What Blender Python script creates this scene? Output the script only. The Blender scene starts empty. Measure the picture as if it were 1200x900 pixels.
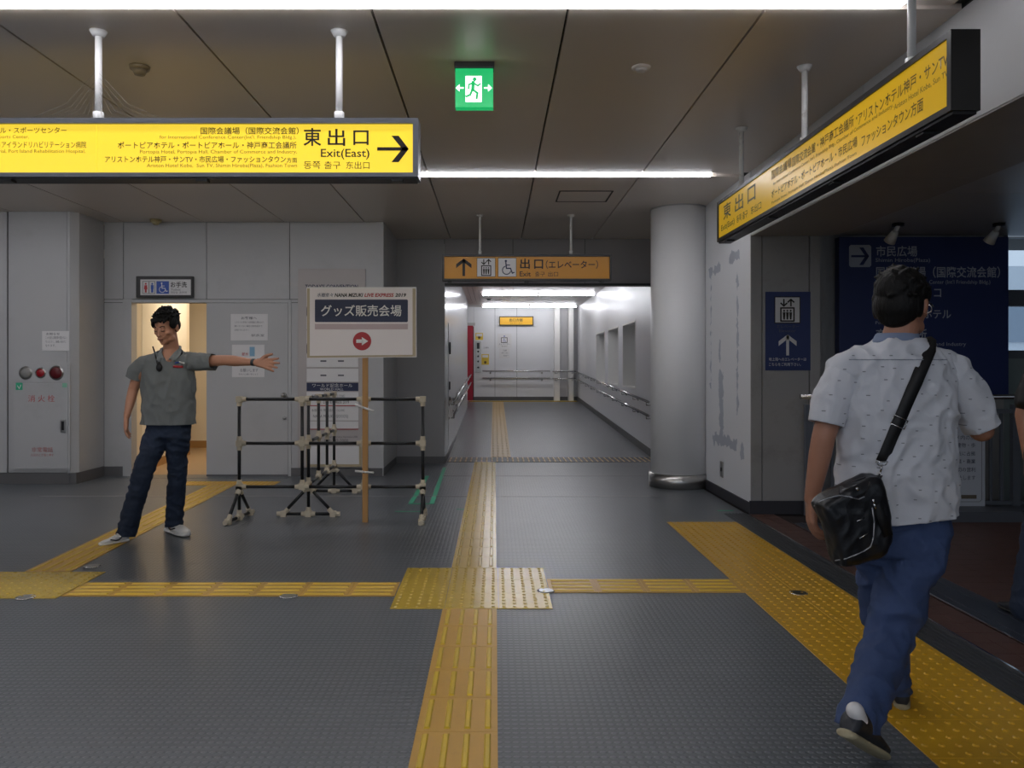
import bpy, bmesh, math, random
from mathutils import Vector, Matrix, noise
from mathutils.bvhtree import BVHTree
from math import pi, sin, cos, radians as R

random.seed(7)
SC = bpy.context.scene
COL = SC.collection

# ------------------------------------------------------------------ camera
F, CX, CY, H = 945.0, 580.0, 431.0, 1.33      # measured from the photograph (1200x900)
cam_data = bpy.data.cameras.new('camera')
cam_data.sensor_width = 36.0
cam_data.lens = 36.0 * F / 1200.0
cam_data.shift_x = 20.0 / 1200.0
cam_data.shift_y = -19.0 / 1200.0
cam = bpy.data.objects.new('camera', cam_data)
cam.location = (0, 0, H)
cam.rotation_euler = (pi / 2, 0, 0)
COL.objects.link(cam)
SC.camera = cam

# ------------------------------------------------------------------ world, exposure
w = bpy.data.worlds.new('daylight')
SC.world = w
w.use_nodes = True
nt = w.node_tree
nt.nodes.clear()
wo = nt.nodes.new('ShaderNodeOutputWorld')
bg = nt.nodes.new('ShaderNodeBackground')
bg.inputs['Color'].default_value = (0.62, 0.72, 0.85, 1)
bg.inputs['Strength'].default_value = 0.85
nt.links.new(bg.outputs[0], wo.inputs[0])
SC.view_settings.view_transform = 'Standard'
SC.view_settings.look = 'None'
SC.view_settings.gamma = 1.0
SC.view_settings.exposure = 0.45
SC.view_settings.use_curve_mapping = False
LAMP = 12.0            # hall strip lights
LAMP_CORRIDOR = 26.0  # corridor tubes
SC.cycles.use_denoising = True
SC.cycles.max_bounces = 8
SC.cycles.sample_clamp_indirect = 6.0


def P(px, py, Y):
    return Vector(((px - CX) * Y / F, Y, H - (py - CY) * Y / F))


# ------------------------------------------------------------------ materials
def lin(h):
    h = h.lstrip('#')
    v = [int(h[i:i + 2], 16) / 255 for i in (0, 2, 4)]
    return tuple((x / 12.92 if x < .04045 else ((x + .055) / 1.055) ** 2.4) for x in v) + (1,)


def nd(nt, t, **kw):
    n = nt.nodes.new(t)
    for k, v in kw.items():
        setattr(n, k, v)
    return n


def mat(name, col, rough=.5, metal=0., var=0., vscale=4., bump=0., bscale=60., emit=0., ecol=None, spec=.5,
        stretch=(1, 1, 1), dirt=None, dirt_amt=0., dirt_scale=2.):
    m = bpy.data.materials.new(name)
    m.use_nodes = True
    nt = m.node_tree
    b = nt.nodes['Principled BSDF']
    c = lin(col) if isinstance(col, str) else col
    b.inputs['Base Color'].default_value = c
    b.inputs['Roughness'].default_value = rough
    b.inputs['Metallic'].default_value = metal
    b.inputs['Specular IOR Level'].default_value = spec
    if emit:
        b.inputs['Emission Color'].default_value = lin(ecol) if ecol else c
        b.inputs['Emission Strength'].default_value = emit
    tc = nd(nt, 'ShaderNodeTexCoord')
    mp = nd(nt, 'ShaderNodeMapping')
    mp.inputs['Scale'].default_value = stretch
    nt.links.new(tc.outputs['Object'], mp.inputs[0])
    src = None
    if var or dirt_amt:
        n = nd(nt, 'ShaderNodeTexNoise')
        n.inputs['Scale'].default_value = vscale
        n.inputs['Detail'].default_value = 5
        nt.links.new(mp.outputs[0], n.inputs[0])
        mx = nd(nt, 'ShaderNodeMix', data_type='RGBA')
        mx.inputs[6].default_value = tuple(x * (1 - var) for x in c[:3]) + (1,)
        mx.inputs[7].default_value = tuple(min(1, x * (1 + var)) for x in c[:3]) + (1,)
        nt.links.new(n.outputs[0], mx.inputs[0])
        src = mx.outputs[2]
        if dirt_amt:
            n2 = nd(nt, 'ShaderNodeTexNoise')
            n2.inputs['Scale'].default_value = dirt_scale
            n2.inputs['Detail'].default_value = 8
            n2.inputs['Roughness'].default_value = .7
            nt.links.new(mp.outputs[0], n2.inputs[0])
            mr = nd(nt, 'ShaderNodeMapRange')
            mr.inputs[1].default_value = .52
            mr.inputs[2].default_value = .75
            mr.inputs[4].default_value = dirt_amt
            nt.links.new(n2.outputs[0], mr.inputs[0])
            m2 = nd(nt, 'ShaderNodeMix', data_type='RGBA')
            nt.links.new(mr.outputs[0], m2.inputs[0])
            nt.links.new(src, m2.inputs[6])
            m2.inputs[7].default_value = lin(dirt)
            src = m2.outputs[2]
        nt.links.new(src, b.inputs['Base Color'])
    if bump:
        n = nd(nt, 'ShaderNodeTexNoise')
        n.inputs['Scale'].default_value = bscale
        n.inputs['Detail'].default_value = 3
        nt.links.new(mp.outputs[0], n.inputs[0])
        bp = nd(nt, 'ShaderNodeBump')
        bp.inputs['Strength'].default_value = bump
        bp.inputs['Distance'].default_value = .01
        nt.links.new(n.outputs[0], bp.inputs['Height'])
        nt.links.new(bp.outputs[0], b.inputs['Normal'])
    return m


M = {}
M['wall'] = mat('painted wall panel', '#b2b2b2', .42, var=.04, vscale=1.2, bump=.05, bscale=25, dirt='#8a8784', dirt_amt=.25, dirt_scale=1.5)
M['wall_w'] = mat('white corridor panel', '#dcdcde', .36, var=.03, vscale=1.0, bump=.04, bscale=12)
M['steel_w'] = mat('glossy corridor cladding', '#c9cbd0', .16, var=.03, vscale=1.5)
M['pillar_w'] = mat('grey pillar paint', '#9a9896', .5, var=.06, vscale=2., dirt='#6b675f', dirt_amt=.35, dirt_scale=3)
M['joint'] = mat('dark joint', '#3b3938', .8)
M['ceil'] = mat('ceiling panel', '#d6ccc2', .36, var=.03, vscale=.8)
M['ceil2'] = mat('outer ceiling panel', '#b4b5b7', .4, var=.04, vscale=1)
M['ceil_c'] = mat('corridor ceiling', '#c8c2be', .4, var=.03)
M['plank'] = mat('corridor ceiling slat', '#b9a49c', .4, var=.05)
M['base'] = mat('grey skirting', '#5c5b5b', .5, var=.12, vscale=3)
M['white'] = mat('white plastic', '#e8e6e2', .4)
M['paper'] = mat('paper', '#d9d7d6', .5, var=.03)
M['column'] = mat('column paint', '#e6e6e6', .35, var=.03, vscale=1.5, bump=.03, bscale=8)
M['steel'] = mat('brushed steel', '#b5b3b0', .28, metal=1, var=.1, vscale=6, stretch=(1, 1, 12))
M['chrome'] = mat('chrome', '#cfcfd0', .15, metal=1)
M['rust'] = mat('rusty white tube', '#dcdad6', .5, var=.05, vscale=12, dirt='#6e4b32', dirt_amt=.6, dirt_scale=14)
M['tube'] = mat('white tube', '#e6e5e3', .4)
M['frame'] = mat('sign frame grey', '#6d6f76', .35, metal=.4)
M['framed'] = mat('sign frame dark', '#2c2a28', .4, metal=.2)
M['black'] = mat('black', '#100f10', .45)
M['ink'] = mat('black ink', '#1d1408', .5)
M['ink2'] = mat('faded brown ink', '#8a6a1c', .5)
M['ink3'] = mat('brown ink', '#5a4312', .5)
M['grey_ink'] = mat('grey ink', '#55565c', .5)
M['navy'] = mat('navy print', '#1b2547', .45)
M['red'] = mat('red print', '#b3262c', .45)
M['redglass'] = mat('red lamp glass', '#7d1119', .2, emit=.12)
M['blue'] = mat('blue sign face', '#212f62', .4, var=.05)
M['blue_t'] = mat('blue print', '#2a4fa8', .45)
M['bluep'] = mat('pale blue print', '#7fa9c4', .45)
M['yel_lit'] = mat('lit yellow acrylic', '#b8960f', .3, emit=.68, ecol='#f7d63c')
M['yel_dim'] = mat('right sign yellow acrylic', '#cf9f16', .3, emit=.2, ecol='#f2c518')
M['yel_off'] = mat('unlit yellow acrylic', '#cf8c0c', .35)
M['green_lit'] = mat('lit green acrylic', '#0c8a4c', .4, emit=.6, ecol='#10b866')
M['white_lit'] = mat('lit white acrylic', '#ffffff', .4, emit=1.0)
M['lamp'] = mat('fluorescent tube', '#ffffff', .4, emit=LAMP, ecol='#f4f6ff')
M['lampc'] = mat('corridor fluorescent tube', '#ffffff', .4, emit=LAMP_CORRIDOR, ecol='#f6f8ff')
M['lampw'] = mat('warm lamp', '#ffffff', .4, emit=7, ecol='#ffefdb')
M['cream'] = mat('cream wall', '#e6dac2', .45, var=.03)
M['cream2'] = mat('pale cream panel', '#efe8d6', .4)
M['tan'] = mat('tan skirting', '#a67f4e', .5)
M['tactile'] = mat('tactile yellow', '#cf9f22', .33, var=.1, vscale=5, dirt='#7d6a32', dirt_amt=.35, dirt_scale=6)
M['tactile2'] = mat('tactile pale yellow', '#cfae42', .2, var=.1, vscale=5, dirt='#8b7a45', dirt_amt=.35, dirt_scale=6)
M['tactile3'] = mat('tactile ochre', '#b5965a', .4, var=.1, vscale=5, dirt='#7a6a48', dirt_amt=.4, dirt_scale=6)
M['tdark'] = mat('dark strip base', '#3a3835', .5)
M['green'] = mat('green tape', '#3fb086', .5)
M['pipe'] = mat('black coated pipe', '#17181a', .35)
M['ivory'] = mat('ivory joint plastic', '#c9bda6', .45, var=.06)
M['wood'] = mat('pine stake', '#b98a52', .55, var=.15, vscale=8, stretch=(6, 6, .5))
M['board'] = mat('placard paper', '#ece4e1', .35, var=.02)
M['tapey'] = mat('yellowed tape edge', '#b5a585', .3)
M['brown'] = mat('brown paving tile', '#5b4038', .45, var=.14, vscale=7)
M['brownj'] = mat('paving joint', '#2c2422', .8)
M['rubber'] = mat('dark rubber strip', '#3c3e41', .45)
M['track'] = mat('grey steel track', '#4a505c', .4, metal=.5)
M['rail'] = mat('painted railing', '#666a72', .4, metal=.3)
M['redoor'] = mat('crimson lift door', '#a3152f', .3)
M['skin'] = mat('skin', '#b9856a', .5, var=.06, vscale=12)
M['skin2'] = mat('skin tanned', '#a5745c', .5, var=.08, vscale=12)
M['hair'] = mat('black hair', '#0b0908', .6, spec=.25, var=.3, vscale=30, bump=.5, bscale=90, stretch=(1, 1, .25))
M['polo'] = mat('grey polo knit', '#707474', .8, var=.06, vscale=6, bump=.15, bscale=40)
M['jeans1'] = mat('dark denim', '#1f2c42', .8, var=.25, vscale=5, bump=.2, bscale=60)
M['jeans2'] = mat('blue denim', '#34466c', .8, var=.22, vscale=5, bump=.25, bscale=50)
M['shoe_w'] = mat('white shoe', '#d8d8d8', .45)
M['shoe_d'] = mat('dark shoe', '#23262c', .5)
M['sole'] = mat('beige sole', '#a79c7e', .6)
M['bag'] = mat('black bag leather', '#121317', .38, bump=.25, bscale=30)
M['strap'] = mat('black strap webbing', '#0c0c0e', .6)
M['piping'] = mat('pale piping', '#a9a9ad', .35)
M['collar'] = mat('chambray collar', '#77839c', .8)
M['eye'] = mat('eye', '#c9c2ba', .2)
M['lip'] = mat('lip', '#8f5147', .5)
M['glass'] = None


def glass():
    m = bpy.data.materials.new('window glass')
    m.use_nodes = True
    nt = m.node_tree
    nt.nodes.clear()
    o = nd(nt, 'ShaderNodeOutputMaterial')
    t = nd(nt, 'ShaderNodeBsdfTransparent')
    t.inputs[0].default_value = (.86, .9, .93, 1)
    g = nd(nt, 'ShaderNodeBsdfGlossy')
    g.inputs['Roughness'].default_value = .05
    f = nd(nt, 'ShaderNodeFresnel')
    mx = nd(nt, 'ShaderNodeMixShader')
    nt.links.new(f.outputs[0], mx.inputs[0])
    nt.links.new(t.outputs[0], mx.inputs[1])
    nt.links.new(g.outputs[0], mx.inputs[2])
    nt.links.new(mx.outputs[0], o.inputs[0])
    return m


M['glass'] = glass()


def mth(nt, op, a, b=None):
    n = nd(nt, 'ShaderNodeMath', operation=op)
    for i, v in enumerate((a, b)):
        if v is None:
            continue
        if isinstance(v, (int, float)):
            n.inputs[i].default_value = v
        else:
            nt.links.new(v, n.inputs[i])
    return n.outputs[0]


def floor_material():
    m = mat('studded rubber floor', '#5a5d61', .3)
    nt = m.node_tree
    b = nt.nodes['Principled BSDF']
    tc = nd(nt, 'ShaderNodeTexCoord')
    s = nd(nt, 'ShaderNodeSeparateXYZ')
    nt.links.new(tc.outputs['Object'], s.inputs[0])
    row = mth(nt, 'DIVIDE', s.outputs[1], .036)
    off = mth(nt, 'MULTIPLY', mth(nt, 'FLOOR', row), 1.)
    cx = mth(nt, 'ADD', mth(nt, 'DIVIDE', s.outputs[0], .03), off)
    fx = mth(nt, 'SUBTRACT', mth(nt, 'FRACT', cx), .5)
    fy = mth(nt, 'SUBTRACT', mth(nt, 'FRACT', row), .5)
    d = mth(nt, 'SQRT', mth(nt, 'ADD', mth(nt, 'MULTIPLY', fx, fx), mth(nt, 'MULTIPLY', mth(nt, 'MULTIPLY', fy, fy), 2.6)))
    mr = nd(nt, 'ShaderNodeMapRange')
    mr.interpolation_type = 'SMOOTHSTEP'
    mr.inputs[1].default_value = .46
    mr.inputs[2].default_value = .26
    nt.links.new(d, mr.inputs[0])
    n = nd(nt, 'ShaderNodeTexNoise')
    n.inputs['Scale'].default_value = .9
    n.inputs['Detail'].default_value = 8
    n.inputs['Roughness'].default_value = .6
    nt.links.new(tc.outputs['Object'], n.inputs[0])
    c1 = nd(nt, 'ShaderNodeMix', data_type='RGBA')
    c1.inputs[6].default_value = lin('#5c6164')
    c1.inputs[7].default_value = lin('#787c80')
    nt.links.new(n.outputs[0], c1.inputs[0])
    c2 = nd(nt, 'ShaderNodeMix', data_type='RGBA', blend_type='MULTIPLY')
    nt.links.new(mth(nt, 'MULTIPLY', mth(nt, 'SUBTRACT', 1., mr.outputs[0]), .75), c2.inputs[0])
    nt.links.new(c1.outputs[2], c2.inputs[6])
    c2.inputs[7].default_value = (.55, .55, .57, 1)
    nt.links.new(c2.outputs[2], b.inputs['Base Color'])
    bp = nd(nt, 'ShaderNodeBump')
    bp.inputs['Strength'].default_value = .9
    bp.inputs['Distance'].default_value = .002
    nt.links.new(mr.outputs[0], bp.inputs['Height'])
    nt.links.new(bp.outputs[0], b.inputs['Normal'])
    return m


M['floor'] = floor_material()


def shirt_material():
    m = mat('pale printed shirt', '#b9bcc4', .8, bump=.15, bscale=40)
    nt = m.node_tree
    b = nt.nodes['Principled BSDF']
    tc = nd(nt, 'ShaderNodeTexCoord')
    mp = nd(nt, 'ShaderNodeMapping')
    mp.inputs['Scale'].default_value = (17, 8, 19)
    nt.links.new(tc.outputs['Object'], mp.inputs[0])
    v = nd(nt, 'ShaderNodeTexVoronoi')
    v.inputs['Scale'].default_value = 1
    v.inputs['Randomness'].default_value = .55
    v.voronoi_dimensions = '2D'
    sp = nd(nt, 'ShaderNodeSeparateXYZ')
    nt.links.new(mp.outputs[0], sp.inputs[0])
    cb = nd(nt, 'ShaderNodeCombineXYZ')
    nt.links.new(sp.outputs[0], cb.inputs[0])
    nt.links.new(sp.outputs[2], cb.inputs[1])
    nt.links.new(cb.outputs[0], v.inputs[0])
    sub = nd(nt, 'ShaderNodeVectorMath', operation='SUBTRACT')
    nt.links.new(cb.outputs[0], sub.inputs[0])
    nt.links.new(v.outputs['Position'], sub.inputs[1])
    s2 = nd(nt, 'ShaderNodeSeparateXYZ')
    nt.links.new(sub.outputs[0], s2.inputs[0])
    ax = mth(nt, 'LESS_THAN', mth(nt, 'ABSOLUTE', s2.outputs[0]), .085)
    ay = mth(nt, 'LESS_THAN', mth(nt, 'ABSOLUTE', s2.outputs[1]), .032)
    k = mth(nt, 'MULTIPLY', mth(nt, 'MULTIPLY', ax, ay), .7)
    mx = nd(nt, 'ShaderNodeMix', data_type='RGBA')
    nt.links.new(k, mx.inputs[0])
    mx.inputs[6].default_value = lin('#c4c6cc')
    mx.inputs[7].default_value = lin('#33343c')
    nt.links.new(mx.outputs[2], b.inputs['Base Color'])
    return m


M['shirt'] = shirt_material()


def patched_wall_material():
    """white wall with grey scraps of old adhesive that stay where they are"""
    m = mat('patched white wall', '#dcdde0', .4, bump=.04, bscale=20)
    nt = m.node_tree
    b = nt.nodes['Principled BSDF']
    tc = nd(nt, 'ShaderNodeTexCoord')
    n = nd(nt, 'ShaderNodeTexNoise')
    n.inputs['Scale'].default_value = 9
    n.inputs['Detail'].default_value = 6
    nt.links.new(tc.outputs['Object'], n.inputs[0])
    s = nd(nt, 'ShaderNodeSeparateXYZ')
    nt.links.new(tc.outputs['Object'], s.inputs[0])
    wob = mth(nt, 'MULTIPLY', mth(nt, 'SUBTRACT', n.outputs[0], .5), .22)
    total = None
    # (Y centre, half width, Z centre, half height)
    for (yc, hy, zc, hz) in [(8.55, .22, 2.36, .04), (7.85, .16, 2.42, .045), (8.3, .07, .95, .34), (8.2, .42, .58, .05),
                             (7.75, .018, 1.5, .75), (8.7, .012, 1.7, .6), (7.6, .05, .55, .06), (8.35, .02, 1.5, .12)]:
        y = mth(nt, 'LESS_THAN', mth(nt, 'ADD', mth(nt, 'ABSOLUTE', mth(nt, 'SUBTRACT', s.outputs[1], yc)), wob), hy)
        z = mth(nt, 'LESS_THAN', mth(nt, 'ADD', mth(nt, 'ABSOLUTE', mth(nt, 'SUBTRACT', s.outputs[2], zc)), wob), hz)
        k = mth(nt, 'MULTIPLY', y, z)
        total = k if total is None else mth(nt, 'MAXIMUM', total, k)
    mx = nd(nt, 'ShaderNodeMix', data_type='RGBA')
    nt.links.new(total, mx.inputs[0])
    mx.inputs[6].default_value = lin('#dedfe2')
    mx.inputs[7].default_value = lin('#aab0bc')
    nt.links.new(mx.outputs[2], b.inputs['Base Color'])
    return m


M['patch'] = patched_wall_material()


# ------------------------------------------------------------------ object helpers
def link(o, parent=None):
    COL.objects.link(o)
    if parent is not None:
        o.parent = parent
        o.matrix_parent_inverse = Matrix.Translation(-parent.location) if parent.rotation_euler == ZERO_E else parent_inv(parent)
    return o


from mathutils import Euler
ZERO_E = Euler((0, 0, 0))


def parent_inv(p):
    m = Matrix.LocRotScale(p.location, p.rotation_euler, p.scale)
    return m.inverted()


def obj(name, bm, m, parent=None, smooth=False, kind=None):
    me = bpy.data.meshes.new(name)
    if isinstance(bm, bmesh.types.BMesh):
        bm.to_mesh(me)
        bm.free()
    else:
        me = bm
        me.name = name
    me.materials.clear()
    me.materials.append(m)
    if smooth:
        me.shade_smooth()
    o = bpy.data.objects.new(name, me)
    link(o, parent)
    if kind:
        o['kind'] = kind
    return o


def tag(o, label, cat, group=None):
    o['label'] = label
    o['category'] = cat
    if group:
        o['group'] = group
    return o


def thing(name, label, cat, loc=(0, 0, 0), group=None):
    o = bpy.data.objects.new(name, None)
    o.location = loc
    o.empty_display_size = .05
    COL.objects.link(o)
    return tag(o, label, cat, group)


def box(bm, x0, x1, y0, y1, z0, z1):
    vs = [bm.verts.new(p) for p in ((x0, y0, z0), (x1, y0, z0), (x1, y1, z0), (x0, y1, z0), (x0, y0, z1), (x1, y0, z1), (x1, y1, z1), (x0, y1, z1))]
    for f in ((3, 2, 1, 0), (4, 5, 6, 7), (0, 1, 5, 4), (1, 2, 6, 5), (2, 3, 7, 6), (3, 0, 4, 7)):
        bm.faces.new([vs[i] for i in f])
    return bm


def BX(*a, bevel=0.):
    bm = bmesh.new()
    box(bm, *a)
    if bevel:
        bmesh.ops.bevel(bm, geom=bm.edges[:], offset=bevel, segments=2, affect='EDGES', profile=.7)
    return bm


def cyl(bm, p0, p1, r0, r1=None, seg=14, cap=True):
    r1 = r0 if r1 is None else r1
    p0, p1 = Vector(p0), Vector(p1)
    d = p1 - p0
    q = d.to_track_quat('Z', 'Y').to_matrix().to_4x4()
    bmesh.ops.create_cone(bm, cap_ends=cap, segments=seg, radius1=r0, radius2=max(r1, 1e-5), depth=d.length,
                          matrix=Matrix.Translation((p0 + p1) / 2) @ q)
    return bm


def tube(bm, pts, r, seg=8):
    for a, b in zip(pts, pts[1:]):
        cyl(bm, a, b, r, r, seg)
    for p in pts[1:-1]:
        bmesh.ops.create_icosphere(bm, subdivisions=1, radius=r, matrix=Matrix.Translation(p))
    return bm


def part(name, p, m, parent, *a, bevel=0., label=None):
    o = obj(name, BX(*a, bevel=bevel), m, parent)
    if label:
        o['label'] = label
    return o


def struct(name, bm, m, parent=None):
    return obj(name, bm, m, parent, kind='structure')


# flat print on a face: mp(u, v) -> world
def yplane(Y):
    return lambda u, v: P(u, v, Y)


def txt(body, u0, u1, v0, v1, mp, m, parent, bold=0., shear=0., name='lettering', res=2):
    c = bpy.data.curves.new('t', 'FONT')
    c.body = body
    c.resolution_u = res
    c.offset = bold
    c.shear = shear
    o = bpy.data.objects.new('t', c)
    COL.objects.link(o)
    dg = bpy.context.evaluated_depsgraph_get()
    me = bpy.data.meshes.new_from_object(o.evaluated_get(dg))
    bpy.data.objects.remove(o)
    bpy.data.curves.remove(c)
    xs = [v.co.x for v in me.vertices]
    ys = [v.co.y for v in me.vertices]
    if not xs:
        return None
    ax, bx, ay, by = min(xs), max(xs), min(ys), max(ys)
    for v in me.vertices:
        s = (v.co.x - ax) / max(bx - ax, 1e-6)
        t = (v.co.y - ay) / max(by - ay, 1e-6)
        v.co = mp(u0 + (u1 - u0) * s, v1 + (v0 - v1) * t)
    return obj(name, me, m, parent)


def flat(name, polys, mp, m, parent):
    bm = bmesh.new()
    for pl in polys:
        vs = [bm.verts.new(mp(u, v)) for u, v in pl]
        bm.faces.new(vs)
    bmesh.ops.triangulate(bm, faces=bm.faces[:])
    return obj(name, bm, m, parent)


def rect(u0, v0, u1, v1):
    return [(u0, v0), (u1, v0), (u1, v1), (u0, v1)]


def stroke(pts, wd):
    """quads along a polyline"""
    out = []
    for (a, b), (c, d) in zip(pts, pts[1:]):
        L = math.hypot(c - a, d - b) or 1
        nx, ny = -(d - b) / L * wd / 2, (c - a) / L * wd / 2
        ex, ey = (c - a) / L * wd * .3, (d - b) / L * wd * .3
        out.append([(a + nx - ex, b + ny - ey), (c + nx + ex, d + ny + ey), (c - nx + ex, d - ny + ey), (a - nx - ex, b - ny - ey)])
    return out


def disc(u, v, r, n=16, ry=None):
    ry = ry or r
    return [(u + r * cos(2 * pi * i / n), v + ry * sin(2 * pi * i / n)) for i in range(n)]


def arc(u, v, r, a0, a1, n=14):
    return [(u + r * cos(R(a0 + (a1 - a0) * i / n)), v - r * sin(R(a0 + (a1 - a0) * i / n))) for i in range(n + 1)]


def elevator_icon(u0, v0, u1, v1):
    W, Hh = u1 - u0, v1 - v0
    f = lambda a, b: (u0 + a * W, v0 + b * Hh)
    t = .045 * W
    o = []
    o += stroke([f(.24, .42), f(.76, .42), f(.76, .94), f(.24, .94), f(.24, .42)], t * 1.3)
    for k in (.37, .5, .63):
        o.append(disc(*f(k, .53), .04 * W))
        o.append([f(k - .055, .59), f(k + .055, .59), f(k + .03, .88), f(k - .03, .88)])
    for k, dr in ((.36, 1), (.64, -1)):
        a, b = (.08, .34) if dr > 0 else (.34, .08)
        o += stroke([f(k, a), f(k, b)], t * 1.3)
        o += stroke([f(k - .12, b - dr * .11), f(k, b), f(k + .12, b - dr * .11)], t * 1.3)
    return o


def wheelchair_icon(u0, v0, u1, v1):
    W, Hh = u1 - u0, v1 - v0
    f = lambda a, b: (u0 + a * W, v0 + b * Hh)
    o = [disc(*f(.42, .16), .065 * W)]
    o += stroke([f(.42, .24), f(.45, .56), f(.68, .56), f(.78, .82), f(.88, .78)], .065 * W)
    o += stroke([f(.43, .38), f(.64, .38)], .05 * W)
    o += stroke(arc(*f(.46, .66), .23 * W, 110, 345), .05 * W)
    return o


def arrow(u0, v0, u1, v1, d, t=.16):
    """arrow pointing 'r' or 'u' inside a rectangle"""
    W, Hh = u1 - u0, v1 - v0
    if d == 'r':
        f = lambda a, b: (u0 + a * W, v0 + b * Hh)
        k, hw = t * Hh / 2, .5
    else:
        f = lambda a, b: (u0 + b * W, v1 - a * Hh)
    t2 = t
    o = [[f(0, .5 - t2 / 2), f(.9, .5 - t2 / 2), f(.9, .5 + t2 / 2), f(0, .5 + t2 / 2)]]
    o.append([f(.45, 0), f(.68, 0), f(1, .5), f(.86, .6)])
    o.append([f(.45, 1), f(.68, 1), f(1, .5), f(.86, .4)])
    return o


# ================================================================== SETTING
CZ = 3.12     # ceiling
S22 = .413    # ramp height at its far end
RY0, RY1 = 11.95, 22.8
SLOPE = S22 / (RY1 - RY0)


def rampz(y):
    return max(0, (y - RY0) * SLOPE)


# ---- floor
bm = bmesh.new()
box(bm, -8, 2.285, -5, RY0, -.1, 0)
struct('floor', bm, M['floor'])
bm = bmesh.new()
a = [bm.verts.new(p) for p in ((-1.8, RY0, 0), (2.5, RY0, 0), (2.5, RY1 + .1, rampz(RY1 + .1)), (-1.8, RY1 + .1, rampz(RY1 + .1)))]
b = [bm.verts.new((v.co.x, v.co.y, v.co.z - .1)) for v in a]
bm.faces.new(a)
bm.faces.new(b[::-1])
for i in range(4):
    bm.faces.new((a[i], b[i], b[(i + 1) % 4], a[(i + 1) % 4]))
struct('floor_ramp', bm, M['floor'])
# pale expansion strips in the floor
for i, (x0, x1, y, wd) in enumerate([(-4.7, -3.3, 8.32, .05), (-3.29, -1.3, 8.32, .05), (-1.29, 1.7, 8.32, .045), (-.65, 2.0, 9.9, .04)]):
    struct('trim_%d' % (i + 1), BX(x0, x1, y, y + wd, 0, .003), mat('floor strip %d' % i, '#7c7c7e', .3, var=.1))
# dark ribbed rubber edge, brown tiled floor outside, steel track
rub = BX(2.085, 2.28, -2, 7.34, 0, .004)
for k in range(6):
    box(rub, 2.10 + k * .03, 2.112 + k * .03, -2, 7.34, .004, .007)
struct('trim_5', rub, M['rubber'])
struct('trim_6', BX(2.28, 2.292, -2, 7.34, -.02, .009), M['chrome'])
fo = struct('floor_outer', BX(2.292, 8, -5, 9.5, -.1, -.012), M['brownj'])
tile_me = None


def tile_mesh(w_, d_, t, m):
    bm = BX(0, w_, 0, d_, 0, t, bevel=.003)
    me = bpy.data.meshes.new('tile')
    bm.to_mesh(me)
    bm.free()
    me.materials.append(m)
    return me


tm = tile_mesh(.116, .146, .012, M['brown'])
for i in range(2):
    for j in range(34):
        o = bpy.data.objects.new('tile', tm)
        o.location = (2.298 + .12 * i, 2.25 + .15 * j, -.012)
        link(o, fo)
tm = tile_mesh(.296, .146, .012, M['brown'])
for i in range(7):
    for j in range(28):
        o = bpy.data.objects.new('tile', tm)
        o.location = (2.845 + .3 * i, 2.75 + .15 * j, -.012)
        link(o, fo)
struct('trim_7', BX(2.54, 2.552, -2, 6.92, -.02, .008), M['chrome'])
tr = BX(2.552, 2.84, -2, 6.92, -.012, -.001)
box(tr, 2.62, 2.64, -2, 6.92, -.001, .003)
box(tr, 2.75, 2.77, -2, 6.92, -.001, .003)
struct('trim_8', tr, M['track'])


# ---- ceiling of panels with recessed joints
ce = struct('ceiling', BX(-8, 2.9, -5, 11.3, CZ + .03, CZ + .15), M['joint'])
xs = [-7.48] + [-6.51 + .98 * k for k in range(0, 9)] + [2.33]
xs = [.366 + .984 * k for k in range(-8, 2)] + [2.33]
light_y = [-3.1, .43, 3.95, 7.47]
edges = [-5] + [v for y in light_y for v in (y - .075, y + .075)] + [11.2]
for i in range(len(xs) - 1):
    for j in range(0, len(edges) - 1, 2):
        g = .007
        obj('panel', BX(xs[i] + g, xs[i + 1] - (g if xs[i + 1] < 2.3 else 0), edges[j], edges[j + 1], CZ, CZ + .03), M['ceil'], ce)
# strip lights
nth = ['behind the camera', 'above the camera', 'nearest in view across the top of the frame', 'beyond the left hanging sign']
for k, y in enumerate(light_y):
    t = thing('strip_light', 'long recessed fluorescent strip light in ceiling, ' + nth[k], 'light', (-2.6, y, CZ), 'recessed fluorescent strip lights')
    obj('housing', BX(-7.6, 2.28, y - .073, y + .073, CZ + .018, CZ + .029), M['ceil'], t)
    for q in range(8):
        x1 = 2.0 - q * 1.2
        obj('tube', BX(x1 - 1.195, x1, y - .04, y + .04, CZ - .014, CZ + .012, bevel=.006), M['lamp'], t)

# ---- ceiling access hatch, detectors
t = thing('access_hatch', 'square metal access hatch flush in ceiling before the elevator sign', 'hatch', (.92, 8.4, CZ))
hb = bmesh.new()
for a in ((.65, 1.2, 8.15, 8.165), (.65, 1.2, 8.665, 8.68), (.65, .665, 8.165, 8.665), (1.185, 1.2, 8.165, 8.665)):
    box(hb, *a, CZ - .006, CZ + .001)
obj('frame', hb, M['joint'], t)
obj('cover', BX(.672, 1.178, 8.172, 8.658, CZ - .004, CZ + .001), M['ceil'], t)
t = thing('heat_detector', 'round flat pale detector on ceiling right of green exit sign', 'detector', (.87, 4.8, CZ))
b = bmesh.new()
cyl(b, (.87, 4.8, CZ), (.87, 4.8, CZ - .012), .056, .052, 24)
obj('base', b, M['ceil'], t, True)
b = bmesh.new()
cyl(b, (.87, 4.8, CZ - .012), (.87, 4.8, CZ - .028), .036, .026, 20)
obj('cap', b, M['ceil_c'], t, True)
t = thing('smoke_detector', 'small beige smoke detector on ceiling between two sign hangers', 'detector', (-2.11, 4.79, CZ))
b = bmesh.new()
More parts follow.
